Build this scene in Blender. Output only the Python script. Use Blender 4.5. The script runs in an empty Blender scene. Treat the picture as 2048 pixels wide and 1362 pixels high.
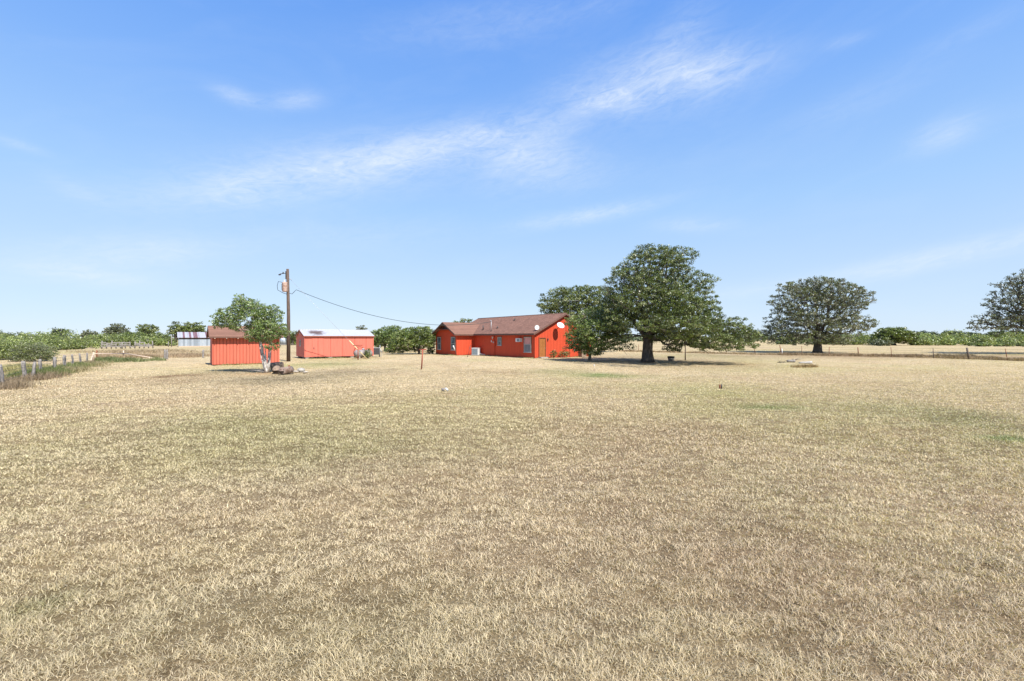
import bpy, math, random
import numpy as np
from mathutils import Vector, Matrix
C = bpy.context.scene.collection
rad = math.radians
F, H, HV, UC = 910.0, 2.1, 675.0, 1024.0      # focal length in photo pixels, eye height, horizon row

def G(u, v, z=0.0):                            # point on the ground seen at photo pixel u, v
    Y = F * (H - z) / (v - HV)
    return Vector(((u - UC) / F * Y, Y, z))
def PT(u, v, Y):
    return Vector(((u - UC) / F * Y, Y, H - (v - HV) / F * Y))

# ------------------------------------------------------------------ noise in numpy
def _hash(ix, iy, s):
    h = (ix.astype(np.int64) * 374761393 + iy.astype(np.int64) * 668265263 + s * 974634777) & 0xffffffff
    h = ((h ^ (h >> 13)) * 1274126177) & 0xffffffff
    return ((h ^ (h >> 16)) & 0xffff) / 65535.0
def vnoise(x, y, s=0):
    ix = np.floor(x); iy = np.floor(y); fx = x - ix; fy = y - iy
    fx = fx * fx * (3 - 2 * fx); fy = fy * fy * (3 - 2 * fy)
    a = _hash(ix, iy, s); b = _hash(ix + 1, iy, s); c = _hash(ix, iy + 1, s); d = _hash(ix + 1, iy + 1, s)
    return (a * (1 - fx) + b * fx) * (1 - fy) + (c * (1 - fx) + d * fx) * fy
def fbm(x, y, s=0, o=4):
    r = 0; t = 0; k = 1.0
    for i in range(o):
        r = r + vnoise(x * 2 ** i + 17.3 * i, y * 2 ** i - 9.1 * i, s + i) * k; t += k; k *= .55
    return r / t

# ------------------------------------------------------------------ object helpers
def tag(o, label=None, cat=None, group=None, kind=None):
    if label: o['label'] = label
    if cat: o['category'] = cat
    if group: o['group'] = group
    if kind: o['kind'] = kind
    return o
def thing(name, label, cat, loc=(0, 0, 0), rz=0, group=None):
    o = bpy.data.objects.new(name, None); C.objects.link(o); o.location = loc; o.rotation_euler = (0, 0, rz)
    o.empty_display_size = .2
    return tag(o, label, cat, group)
def copy_tree(o, parent=None):
    c = o.copy(); C.objects.link(c); c.parent = parent
    for ch in list(o.children): copy_tree(ch, c)
    return c
def link(name, me, mat, parent=None):
    o = bpy.data.objects.new(name, me); C.objects.link(o)
    if mat: me.materials.append(mat)
    if parent: o.parent = parent
    return o
def np_mesh(name, V, Fc, cols=None, smooth=False):
    me = bpy.data.meshes.new(name); n = len(V); k = Fc.shape[1]
    me.vertices.add(n); me.vertices.foreach_set('co', np.ascontiguousarray(V, dtype=np.float32).ravel())
    me.loops.add(Fc.size); me.loops.foreach_set('vertex_index', np.ascontiguousarray(Fc, dtype=np.int32).ravel())
    me.polygons.add(len(Fc)); me.polygons.foreach_set('loop_start', np.arange(len(Fc), dtype=np.int32) * k)
    me.update(calc_edges=True)
    if smooth: me.polygons.foreach_set('use_smooth', np.ones(len(Fc), dtype=bool))
    if cols is not None:
        a = me.color_attributes.new('tint', 'FLOAT_COLOR', 'POINT')
        c4 = np.ones((n, 4), dtype=np.float32); c4[:, :3] = cols
        a.data.foreach_set('color', c4.ravel())
    return me

class MB:                                       # collects shapes, builds ONE mesh
    def __init__(s): s.v = []; s.f = []; s.sm = []
    def add(s, vs, fs, smooth=False):
        b = len(s.v); s.v += [tuple(p) for p in vs]
        for f in fs: s.f.append([b + i for i in f]); s.sm.append(smooth)
        return s
    def box(s, x0, x1, y0, y1, z0, z1):
        return s.add([(x0,y0,z0),(x1,y0,z0),(x1,y1,z0),(x0,y1,z0),(x0,y0,z1),(x1,y0,z1),(x1,y1,z1),(x0,y1,z1)],
                     [(3,2,1,0),(4,5,6,7),(0,1,5,4),(1,2,6,5),(2,3,7,6),(3,0,4,7)])
    def obox(s, c, sx, sy, sz, rot):
        R = rot if isinstance(rot, Matrix) else Matrix.Rotation(rot, 3, 'Z')
        vs = [Vector(c) + R @ Vector((x*sx/2, y*sy/2, z*sz/2)) for z in (-1,1) for x, y in ((-1,-1),(1,-1),(1,1),(-1,1))]
        return s.add(vs, [(3,2,1,0),(4,5,6,7),(0,1,5,4),(1,2,6,5),(2,3,7,6),(3,0,4,7)])
    def slab(s, poly, d):                       # polygon (3D points) extruded by vector d
        n = len(poly); d = Vector(d); vs = [Vector(p) for p in poly] + [Vector(p) + d for p in poly]
        return s.add(vs, [tuple(range(n))[::-1], tuple(range(n, 2*n))] + [(i, (i+1) % n, n+(i+1) % n, n+i) for i in range(n)])
    def tube(s, pts, rs, n=8, cap=True, smooth=True):
        pts = [Vector(p) for p in pts]
        if not hasattr(rs, '__len__'): rs = [rs] * len(pts)
        rings = []; ref = None
        for i, p in enumerate(pts):
            t = (pts[min(i+1, len(pts)-1)] - pts[max(i-1, 0)])
            t = t.normalized() if t.length > 1e-9 else Vector((0,0,1))
            if ref is None: ref = t.orthogonal().normalized()
            ref = (ref - t * ref.dot(t)); ref = ref.normalized() if ref.length > 1e-6 else t.orthogonal().normalized()
            w = t.cross(ref)
            rings.append([p + (ref * math.cos(a) + w * math.sin(a)) * rs[i] for a in [2*math.pi*k/n for k in range(n)]])
        b = len(s.v); s.v += [tuple(q) for r in rings for q in r]
        for i in range(len(pts)-1):
            for k in range(n):
                s.f.append([b+i*n+k, b+i*n+(k+1) % n, b+(i+1)*n+(k+1) % n, b+(i+1)*n+k]); s.sm.append(smooth)
        if cap:
            s.f.append([b+k for k in range(n)][::-1]); s.sm.append(False)
            s.f.append([b+(len(pts)-1)*n+k for k in range(n)]); s.sm.append(False)
        return s
    def lathe(s, prof, axis0, axis, n=16, closed=False, smooth=True):   # prof: (distance along axis, radius)
        return s.tube([Vector(axis0) + Vector(axis) * d for d, r in prof], [max(r, 1e-3) for d, r in prof], n, True, smooth)
    def build(s, name, mat, parent=None):
        me = bpy.data.meshes.new(name); me.from_pydata(s.v, [], s.f); me.update()
        me.polygons.foreach_set('use_smooth', s.sm)
        return link(name, me, mat, parent)

# ------------------------------------------------------------------ materials
def nmat(name, rough=.8, spec=.3, metallic=0):
    m = bpy.data.materials.new(name); m.use_nodes = True; nt = m.node_tree
    b = nt.nodes['Principled BSDF']; b.inputs['Roughness'].default_value = rough
    b.inputs['Specular IOR Level'].default_value = spec; b.inputs['Metallic'].default_value = metallic
    return m, nt, b
def N(nt, t, **kw):
    n = nt.nodes.new(t)
    for k, v in kw.items():
        if k in n.inputs.keys() if isinstance(k, str) else False: n.inputs[k].default_value = v
        else: setattr(n, k, v)
    return n
def L(nt, a, b): nt.links.new(a, b)
def mathn(nt, op, a, b=None, c=None, clamp=False):
    n = nt.nodes.new('ShaderNodeMath'); n.operation = op; n.use_clamp = clamp
    for i, x in enumerate((a, b, c)):
        if x is None: continue
        if hasattr(x, 'is_output'): nt.links.new(x, n.inputs[i])
        else: n.inputs[i].default_value = x
    return n.outputs[0]
def rampn(nt, fac, stops):
    r = nt.nodes.new('ShaderNodeValToRGB'); e = r.color_ramp.elements
    while len(e) < len(stops): e.new(.5)
    for i, (p, c) in enumerate(stops): e[i].position = p; e[i].color = (*c, 1)
    nt.links.new(fac, r.inputs[0]); return r.outputs[0]
def mixc(nt, fac, a, b, mode='MIX'):
    n = nt.nodes.new('ShaderNodeMix'); n.data_type = 'RGBA'; n.blend_type = mode
    for i, x in ((0, fac), (6, a), (7, b)):
        if hasattr(x, 'is_output'): nt.links.new(x, n.inputs[i])
        elif i == 0: n.inputs[0].default_value = x
        else: n.inputs[i].default_value = (*x, 1)
    return n.outputs[2]
def noise(nt, scale, detail=4, rough=.6, vec=None, dist=0):
    n = nt.nodes.new('ShaderNodeTexNoise'); n.inputs['Scale'].default_value = scale
    n.inputs['Detail'].default_value = detail; n.inputs['Roughness'].default_value = rough
    n.inputs['Distortion'].default_value = dist
    if vec is not None: nt.links.new(vec, n.inputs['Vector'])
    return n.outputs['Fac']
def objco(nt, scale=(1,1,1)):
    t = nt.nodes.new('ShaderNodeTexCoord'); m = nt.nodes.new('ShaderNodeMapping'); m.inputs['Scale'].default_value = scale
    nt.links.new(t.outputs['Object'], m.inputs[0]); return m.outputs[0]
def bump(nt, b, h, strength=.3, dist=.02):
    n = nt.nodes.new('ShaderNodeBump'); n.inputs['Strength'].default_value = strength; n.inputs['Distance'].default_value = dist
    nt.links.new(h, n.inputs['Height']); nt.links.new(n.outputs[0], b.inputs['Normal'])

def mottled(name, c1, c2, scale=6, rough=.8, spec=.3, metallic=0, bmp=.3, stretch=(1,1,1), lo=.35, hi=.65):
    m, nt, b = nmat(name, rough, spec, metallic); v = objco(nt, stretch); f = noise(nt, scale, 6, .65, v)
    L(nt, rampn(nt, f, [(lo, c1), (hi, c2)]), b.inputs['Base Color'])
    if bmp: bump(nt, b, f, bmp, .01)
    return m
def siding(name, c, c2, dirt, groove=.2, weather=.3):
    m, nt, b = nmat(name, .72, .25); v = objco(nt)
    s = nt.nodes.new('ShaderNodeSeparateXYZ'); L(nt, v, s.inputs[0])
    ph = mathn(nt, 'ADD', s.outputs[0], s.outputs[1])
    fr = mathn(nt, 'FRACT', mathn(nt, 'DIVIDE', ph, groove))
    g = mathn(nt, 'LESS_THAN', fr, .2 if groove < 1 else .04)
    st = noise(nt, 2.2, 5, .7, objco(nt, (3.5, 3.5, .35)))
    col = rampn(nt, st, [(.3, c2), (.62, c)])
    st2 = noise(nt, 3, 6, .7, objco(nt, (5, 5, .5)))
    w = mathn(nt, 'MULTIPLY', mathn(nt, 'SMOOTH_MIN', mathn(nt, 'MULTIPLY', mathn(nt, 'SUBTRACT', st2, .5), 4, None, True), 1, .1), weather)
    low = mathn(nt, 'MULTIPLY', mathn(nt, 'SUBTRACT', .45, s.outputs[2], None, True), 1.6, None, True)
    dn = mathn(nt, 'MULTIPLY', low, noise(nt, 5, 5, .7, v), None, True)
    col = mixc(nt, mathn(nt, 'MAXIMUM', w, dn), col, dirt)
    col = mixc(nt, mathn(nt, 'MULTIPLY', g, .75), col, (c[0]*.35, c[1]*.35, c[2]*.35))
    L(nt, col, b.inputs['Base Color'])
    bump(nt, b, mathn(nt, 'MULTIPLY', g, -1), .6, .012)
    return m
M = {}
M['house'] = siding('red_paint_siding', (.60, .080, .032), (.50, .060, .022), (.28, .055, .03), .21, .35)
M['shedwall'] = siding('faded_red_siding', (.61, .15, .092), (.52, .115, .068), (.33, .10, .07), .22, .7)
M['shedplain'] = siding('faded_coral_siding', (.65, .175, .12), (.58, .14, .095), (.38, .10, .075), 1.22, .5)
def shingle(name, c1, c2):
    m, nt, b = nmat(name, .9, .2); v = objco(nt)
    br = nt.nodes.new('ShaderNodeTexBrick'); mp = nt.nodes.new('ShaderNodeMapping')
    s = nt.nodes.new('ShaderNodeSeparateXYZ'); L(nt, v, s.inputs[0])
    cb = nt.nodes.new('ShaderNodeCombineXYZ'); L(nt, s.outputs[1], cb.inputs[0]); L(nt, mathn(nt, 'MULTIPLY', s.outputs[2], 2.0), cb.inputs[1])
    L(nt, cb.outputs[0], br.inputs['Vector']); br.inputs['Scale'].default_value = 1
    br.inputs['Brick Width'].default_value = .3; br.inputs['Row Height'].default_value = .14; br.inputs['Mortar Size'].default_value = .008
    br.inputs['Color1'].default_value = (*c1, 1); br.inputs['Color2'].default_value = (*c2, 1)
    br.inputs['Mortar'].default_value = (c1[0]*.5, c1[1]*.5, c1[2]*.5, 1); br.inputs['Bias'].default_value = 0
    f = noise(nt, 1.3, 5, .6, v); f2 = noise(nt, 40, 3, .6, v)
    col = mixc(nt, .8, br.outputs[0], rampn(nt, f, [(.3, (.86,.86,.86)), (.7, (1.08,1.06,1.05))]), 'MULTIPLY')
    col = mixc(nt, .6, col, rampn(nt, f2, [(.3, (.7,.7,.7)), (.7, (1.2,1.2,1.2))]), 'MULTIPLY')
    L(nt, col, b.inputs['Base Color']); bump(nt, b, f2, .4, .01)
    return m
M['shingle'] = shingle('brown_shingles', (.27,.145,.10), (.19,.10,.07))
M['fascia'] = mottled('dark_brown_trim', (.11,.06,.045), (.17,.09,.065), 5)
M['trimred'] = mottled('brown_red_trim', (.20,.055,.03), (.27,.08,.04), 5)
M['soffit'] = mottled('soffit_dark', (.05,.03,.025), (.08,.05,.04), 5)
M['door'] = mottled('orange_brown_door', (.27,.10,.025), (.34,.13,.035), 3, .6)
M['white'] = mottled('white_paint', (.55,.55,.53), (.68,.68,.66), 5, .5)
M['dish'] = mottled('white_enamel', (.60,.60,.59), (.68,.68,.67), 3, .35, .5)
M['wframe'] = mottled('grey_window_frame', (.30,.31,.30), (.40,.40,.38), 5, .5)
M['darkmetal'] = mottled('dark_metal', (.03,.03,.032), (.06,.055,.05), 8, .5, .5)
M['greymetal'] = mottled('grey_galvanised_metal', (.32,.33,.34), (.45,.46,.47), 8, .5, .5, .3)
M['rust'] = mottled('rusty_steel', (.16,.055,.03), (.27,.10,.05), 14, .85)
M['redpipe'] = mottled('red_painted_pipe', (.25,.06,.035), (.34,.10,.06), 14, .7)
M['grille'] = mottled('condenser_grille', (.12,.15,.17), (.24,.28,.30), 2, .6, .3, 0, 0, (1,1,30))
M['curtain'] = mottled('pink_curtain_behind_glass', (.42,.18,.16), (.62,.30,.28), 3, .5, .5, 0, 0, (6,6,.4))
def glass(name, c1, c2):
    m, nt, b = nmat(name, .12, .6); v = objco(nt, (2.5,2.5,1.2))
    L(nt, rampn(nt, noise(nt, 1.5, 3, .6, v), [(.4, c1), (.62, c2)]), b.inputs['Base Color']); return m
M['glass'] = glass('window_glass', (.05,.07,.08), (.17,.21,.24))
M['screen'] = mottled('insect_screen', (.15,.15,.16), (.20,.20,.21), 2, .7)
M['weathered'] = mottled('weathered_grey_wood', (.13,.115,.10), (.34,.315,.29), 9, .95, .1, 0, .6, (4,4,.6))
M['palewood'] = mottled('bare_pale_wood', (.55,.42,.30), (.66,.52,.40), 6, .8, .2, 0, .3, (4,4,.6))
M['pole'] = mottled('brown_pole_wood', (.07,.05,.038), (.17,.12,.095), 7, .95, .1, 0, .5, (5,5,.5))
M['bark'] = mottled('oak_bark', (.055,.045,.037), (.14,.12,.10), 9, .95, .1, 0, 1, (2,2,.5))
M['barkgrey'] = mottled('grey_bark', (.12,.105,.09), (.26,.235,.21), 8, .95, .1, 0, .8, (2,2,.5))
M['barkwhite'] = mottled('pale_bark', (.28,.24,.20), (.66,.62,.56), 7, .9, .1, 0, .5, (2,2,.7))
M['stone'] = mottled('pale_stone', (.30,.25,.19), (.50,.45,.38), 9, .95)
M['concrete'] = mottled('concrete', (.26,.24,.21), (.42,.39,.34), 9, .95)
M['stonedark'] = mottled('brown_stone', (.15,.11,.08), (.33,.24,.17), 9, .95)
M['rubber'] = mottled('tyre_rubber', (.02,.02,.02), (.05,.048,.045), 9, .9)
M['tank'] = mottled('faded_silver_tank_paint', (.17,.135,.125), (.34,.30,.285), 2.6, .6, .3, 0)
M['transformer'] = mottled('rusty_grey_transformer', (.38,.22,.16), (.62,.47,.40), 7, .6)
M['porcelain'] = mottled('porcelain', (.55,.5,.45), (.7,.66,.62), 4, .3, .5)
M['black'] = mottled('black_rubber_wire', (.03,.045,.045), (.05,.07,.07), 3, .6)
M['yellow'] = mottled('faded_yellow_guard', (.66,.52,.28), (.74,.60,.36), 3, .6)
M['rag'] = mottled('dry_straw_brown', (.26,.15,.07), (.45,.30,.16), 20, .95)
def corrugated(name, c1, c2, rust, amt, per=.18, axis=0, seedoff=0):
    m, nt, b = nmat(name, .45, .5, .35); v = objco(nt)
    s = nt.nodes.new('ShaderNodeSeparateXYZ'); L(nt, v, s.inputs[0])
    sh = nt.nodes.new('ShaderNodeTexWhiteNoise'); sh.noise_dimensions = '1D'
    L(nt, mathn(nt, 'FLOOR', mathn(nt, 'DIVIDE', mathn(nt, 'ADD', s.outputs[axis], 40+seedoff), .40)), sh.inputs['W'])
    wv = mathn(nt, 'SINE', mathn(nt, 'MULTIPLY', s.outputs[axis], 2*math.pi/per))
    f = noise(nt, 1.6, 6, .7, objco(nt, (1.5,1.5,.8)))
    r = mathn(nt, 'ADD', mathn(nt, 'MULTIPLY', sh.outputs[0], .55), mathn(nt, 'MULTIPLY', f, .9))
    k = mathn(nt, 'MULTIPLY', mathn(nt, 'SUBTRACT', r, 1.0 - amt), 5, None, True)
    col = mixc(nt, k, rampn(nt, f, [(.35, c1), (.65, c2)]), rust)
    L(nt, col, b.inputs['Base Color']); bump(nt, b, wv, .7, .02); return m
M['barnroof'] = corrugated('rust_streaked_roof_sheet', (.50,.47,.46), (.66,.62,.61), (.27,.12,.10), .38, .18, 0)
M['barnwall'] = corrugated('galvanised_wall_sheet', (.36,.41,.46), (.50,.55,.60), (.28,.32,.36), .45, .18, 0)
M['shedroof'] = corrugated('white_roof_sheet', (.5,.5,.5), (.6,.6,.6), (.25,.19,.15), .0, .25, 0)
def patchroof():
    m, nt, b = nmat('white_roof_sheet_with_rust', .5, .4, .1); v = objco(nt)
    s = nt.nodes.new('ShaderNodeSeparateXYZ'); L(nt, v, s.inputs[0])
    f = noise(nt, 2.2, 6, .7, objco(nt, (.8,2.5,2.5)))
    dx = mathn(nt, 'DIVIDE', mathn(nt, 'SUBTRACT', s.outputs[0], 1.3), 1.0); dz = mathn(nt, 'DIVIDE', mathn(nt, 'SUBTRACT', s.outputs[1], .9), .9)
    q = mathn(nt, 'EXPONENT', mathn(nt, 'MULTIPLY', mathn(nt, 'ADD', mathn(nt, 'MULTIPLY', dx, dx), mathn(nt, 'MULTIPLY', dz, dz)), -1))
    k = mathn(nt, 'MULTIPLY', mathn(nt, 'SUBTRACT', mathn(nt, 'ADD', mathn(nt, 'MULTIPLY', q, .5), f), .72), 6, None, True)
    f2 = noise(nt, 6, 5, .7, v)
    col = mixc(nt, k, rampn(nt, f2, [(.3, (.38,.38,.39)), (.7, (.50,.50,.50))]), (.13,.085,.065))
    wv = mathn(nt, 'SINE', mathn(nt, 'MULTIPLY', s.outputs[0], 2*math.pi/.25))
    L(nt, col, b.inputs['Base Color']); bump(nt, b, wv, .5, .015); return m
M['patchroof'] = patchroof()

def leafmat(name, trans=.35, rough=.5, spec=.35):
    m, nt, b = nmat(name, rough, spec)
    a = nt.nodes.new('ShaderNodeAttribute'); a.attribute_name = 'tint'
    L(nt, a.outputs['Color'], b.inputs['Base Color'])
    t = nt.nodes.new('ShaderNodeBsdfTranslucent')
    L(nt, mixc(nt, 1, a.outputs['Color'], (1.25,1.35,.6), 'MULTIPLY'), t.inputs[0])
    mx = nt.nodes.new('ShaderNodeMixShader'); mx.inputs[0].default_value = trans
    L(nt, b.outputs[0], mx.inputs[1]); L(nt, t.outputs[0], mx.inputs[2]); L(nt, mx.outputs[0], nt.nodes['Material Output'].inputs[0])
    return m
M['leaf'] = leafmat('leaf', .2, .4, .6)
M['blade'] = leafmat('dry_grass_blade', .25, .6, .25)

# ------------------------------------------------------------------ ground colour (shared by soil and blades)
PATCH = []   # (X, Y, rx, ry, colour, strength)
def patch(u, v, ru, rv, col, k):
    p = G(u, v); q = G(u, v + rv); q2 = G(u, v - rv)
    PATCH.append((p.x, p.y, ru / F * p.y, max(.3, (q2.y - q.y) / 2), col, k))
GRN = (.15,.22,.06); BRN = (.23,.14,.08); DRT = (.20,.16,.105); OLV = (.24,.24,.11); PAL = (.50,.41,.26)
for a in [(1205,750,50,4,GRN,.65),(1120,742,60,4,OLV,.4),(1440,712,60,5,OLV,.4),(1900,830,120,25,OLV,.45),(1540,812,60,5,GRN,.5),
          (2020,876,40,7,GRN,.75),(1700,780,160,15,PAL,.5),(340,752,22,4,BRN,.75),(372,764,14,3,BRN,.5),(385,750,18,3,BRN,.5),(362,758,50,9,BRN,.3),
          (560,757,100,8,DRT,.6),(480,741,50,5,DRT,.6),(700,743,80,6,DRT,.5),(520,746,35,3,(.45,.30,.18),.6),(650,728,60,4,OLV,.45),(960,745,120,6,BRN,.18),(840,728,70,4,BRN,.2),
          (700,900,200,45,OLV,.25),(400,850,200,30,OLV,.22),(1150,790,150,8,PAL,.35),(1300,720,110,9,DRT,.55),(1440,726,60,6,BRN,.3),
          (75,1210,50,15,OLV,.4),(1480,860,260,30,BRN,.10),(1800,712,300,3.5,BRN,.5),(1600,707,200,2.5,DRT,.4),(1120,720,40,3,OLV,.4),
          (300,706,100,3.2,BRN,.35),(640,704,60,4,BRN,.3),(1240,940,300,60,BRN,.12),(1650,1150,400,120,BRN,.16),(500,1250,500,100,OLV,.18)]:
    patch(*a)
def ground_col(X, Y):
    base = np.empty((len(X), 3)); base[:] = (.55,.445,.295)
    def mix(c, k):
        nonlocal base
        k = np.clip(k, 0, 1)[:, None]; base = base * (1 - k) + np.array(c) * k
    n1 = fbm(X / 9, Y / 11, 3); n2 = fbm(X / 2.2, Y / 2.6, 11); n3 = fbm(X / .55, Y / .6, 23, 3); n4 = fbm((X*.8+Y*.6) / 7, (Y*.8-X*.6) / .9, 31, 3)
    mix((.42,.385,.185), (n1 - .48) * 2.4)
    mix((.44,.32,.21), (n2 - .52) * 1.4)
    mix((.33,.25,.16), (n3 - .58) * 1.3)
    near = np.clip((9 - Y) / 8, 0, 1); mix((.56,.45,.325), near * .45)
    mix((.56,.47,.33), (n4 - .52) * 1.2)
    far = np.clip((Y - 55) / 40, 0, 1); mix((.45,.36,.21), far * .5)
    wn = .55 + .9 * n3
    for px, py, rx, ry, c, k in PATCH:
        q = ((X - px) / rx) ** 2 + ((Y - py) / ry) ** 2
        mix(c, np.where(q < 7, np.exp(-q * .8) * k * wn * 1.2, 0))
    return base
def axis(a, b, step, lo, hi, g=1.13):
    c = list(np.arange(a, b + 1e-6, step)); s = step; x = c[-1]
    while x < hi: s *= g; x += s; c.append(x)
    s = step; x = c[0]; pre = []
    while x > lo: s *= g; x -= s; pre.append(x)
    return np.array(pre[::-1] + c)
xs = axis(-12, 12, .17, -2600, 2600, 1.045)
ys = axis(1, 12, .13, -60, 3200, 1.028)
XX, YY = np.meshgrid(xs, ys); sh = XX.shape; X = XX.ravel(); Y = YY.ravel()
def ground_z(X, Y):
    k = np.clip((60 - Y) / 30, 0, 1) * np.clip((Y + 5) / 10, 0, 1)
    return ((fbm(X / 3.1, Y / 3.1, 41, 3) - .5) * .05 + (fbm(X / 1.0, Y / .6, 47, 2) - .5) * .08) * k - .03
Z = ground_z(X, Y)
idx = np.arange(X.size).reshape(sh)
Fq = np.stack([idx[:-1, :-1], idx[:-1, 1:], idx[1:, 1:], idx[1:, :-1]], -1).reshape(-1, 4)
m, nt, b = nmat('dry_pasture', .95, .08)
a = nt.nodes.new('ShaderNodeAttribute'); a.attribute_name = 'tint'
v = objco(nt)
f1 = noise(nt, 9, 6, .75, v); f2 = noise(nt, 1.1, 6, .7, v); f3 = noise(nt, 45, 4, .7, v); f4 = noise(nt, .12, 5, .65, objco(nt, (1,1.6,1)))
col = mixc(nt, 1, a.outputs['Color'], rampn(nt, f1, [(.3, (.52,.48,.42)), (.5, (.95,.95,.93)), (.72, (1.2,1.2,1.18))]), 'MULTIPLY')
col = mixc(nt, .8, col, rampn(nt, f2, [(.33, (.74,.72,.68)), (.62, (1.12,1.12,1.1))]), 'MULTIPLY')
col = mixc(nt, .7, col, rampn(nt, f3, [(.3, (.6,.57,.5)), (.65, (1.2,1.2,1.2))]), 'MULTIPLY')
col = mixc(nt, .5, col, rampn(nt, f4, [(.4, (.86,.86,.74)), (.6, (1.08,1.04,1.02))]), 'MULTIPLY')
L(nt, col, b.inputs['Base Color'])
bump(nt, b, mathn(nt, 'ADD', f1, mathn(nt, 'MULTIPLY', f3, .5)), .9, .06)
gcol = ground_col(X, Y); dark_gaps = np.clip((30 - Y) / 20, 0, 1)[:, None] * .8; gcol = gcol * (1 - dark_gaps) + gcol * np.array((.46,.41,.37)) * dark_gaps  # near ground darkened: gap shade between blades is put into its colour
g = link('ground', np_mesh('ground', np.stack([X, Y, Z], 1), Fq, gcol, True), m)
tag(g, kind='structure')

# ------------------------------------------------------------------ grass blades
rng = np.random.default_rng(7)
def blades(n, pos, h, w, lean, cols, name):
    """pos (n,3); h, w arrays; lean 0..1 how flat; two-quad blades"""
    az = rng.uniform(0, 2*np.pi, n); d = np.stack([np.cos(az), np.sin(az)], 1)
    sd = rng.uniform(0, 2*np.pi, n); side = np.stack([np.cos(sd), np.sin(sd), np.zeros(n)], 1) * (w / 2)[:, None]
    up1 = h * .55 * np.sqrt(1 - lean**2 * .8); o1 = h * .55 * lean * .75
    up2 = h * np.sqrt(np.clip(1 - lean**2, .01, 1)) * .85; o2 = h * lean
    p0 = pos; p1 = pos + np.stack([d[:,0]*o1, d[:,1]*o1, up1], 1); p2 = pos + np.stack([d[:,0]*o2, d[:,1]*o2, up2], 1)
    V = np.stack([p0-side, p0+side, p1-side*.8, p1+side*.8, p2-side*.25, p2+side*.25], 1).reshape(-1, 3)
    bi = (np.arange(n) * 6)[:, None]
    Fc = np.concatenate([bi + np.array([[0,1,3,2]]), bi + np.array([[2,3,5,4]])])
    return np_mesh(name, V, Fc, np.repeat(cols, 6, 0))
def sample_field(n0, y0, y1, p):
    q = 2 - p; u = rng.uniform(0, 1, n0); Yb = (y0**q + u * (y1**q - y0**q)) ** (1/q)
    return rng.uniform(-1, 1, n0) * (1.2 * Yb + 1.5), Yb
bx, by = sample_field(1900000, 2.0, 85, 1.7)
cl = fbm(bx / .17, by / .11, 61, 2) * .86 + fbm(bx / .6, by / .34, 67, 2) * .14
keep = rng.uniform(0, 1, len(bx)) < np.clip((cl - .34) * 6, .45, 1); bx = bx[keep]; by = by[keep]; cl = cl[keep]
inb = np.zeros(len(bx), bool)
def infoot(ox, oy, x0, x1, y0, y1):
    lx = (bx - ox) * .8 + (by - oy) * .6; ly = -(bx - ox) * .6 + (by - oy) * .8
    return (lx > x0) & (lx < x1) & (ly > y0) & (ly < y1)
n = len(bx); gc = ground_col(bx, by)
kk = rng.uniform(.62, 1.38, n)[:, None]; kf = np.clip((30 - by) / 22, .25, 1)[:, None]; gc = gc * (1 + (kk - 1) * kf) * 1.2
pale = (rng.uniform(0, 1, n) < .28 * kf[:, 0])[:, None]; gc = np.where(pale, gc * .5 + np.array((.72,.61,.44)) * .5, gc)
brn = (rng.uniform(0, 1, n) < .13 * kf[:, 0])[:, None]; gc = np.where(brn, gc * .5 + np.array((.20,.12,.06)) * .5, gc)
hh = rng.uniform(.022, .055, n) * (.7 + .75 * np.clip((cl - .35) * 2.5, 0, 1)) * (1 - np.clip((by - 12) / 60, 0, .5))
ww = .0031 * np.clip(by / 3, 1, 9) * rng.uniform(.7, 1.4, n)
mow = np.clip(rng.normal(.78, .16, n), .25, .98)
me = blades(n, np.stack([bx, by, ground_z(bx, by) + .006], 1), hh, ww, mow, np.clip(gc, .02, .85), 'dry_grass')
GRASS = (me, M['blade'])

# ------------------------------------------------------------------ house frame: local x = (.8,.6), local y = (-.6,.8)
A = math.atan2(.6, .8)
def loc(ox, oy, x, y): return (ox + .8*x - .6*y, oy + .6*x + .8*y)
HX, HY = 2.31, 46.2
hs = thing('ranch_house', 'long low bright red house with brown shingle roof and a gabled wing', 'house', (HX, HY, 0), A)
SL = .487
def rt(x): return 2.52 + SL * (x + .4)
W, LN, WX, W0, W1 = 8.12, 16.66, -2.5, 11.46, 16.66; RX = 4.06; WY = (W0 + W1) / 2
wh = rt(0) - .17
wb = MB()
wb.slab([(0,0,0),(W,0,0),(W,0,wh),(RX,0,rt(RX)-.17),(0,0,wh)], (0,.12,0))               # near gable
wb.slab([(0,LN,0),(W,LN,0),(W,LN,wh),(RX,LN,rt(RX)-.17),(0,LN,wh)], (0,-.12,0))
wb.box(0,.12,.12,W0,0,wh-.02); wb.box(W-.12,W,.12,LN-.12,0,wh-.02)
wb.box(WX+.12,0,W0,W0+.12,0,wh-.02); wb.box(WX+.12,-.002,LN-.121,LN-.001,0,wh-.02)
wzr = 2.52 + SL * (WY - W0 + .4)
wb.slab([(WX,W0,0),(WX,W1,0),(WX,W1,wh),(WX,WY,wzr-.17),(WX,W0,wh)], (.12,0,0))
wb.build('wall', M['house'], hs)
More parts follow.
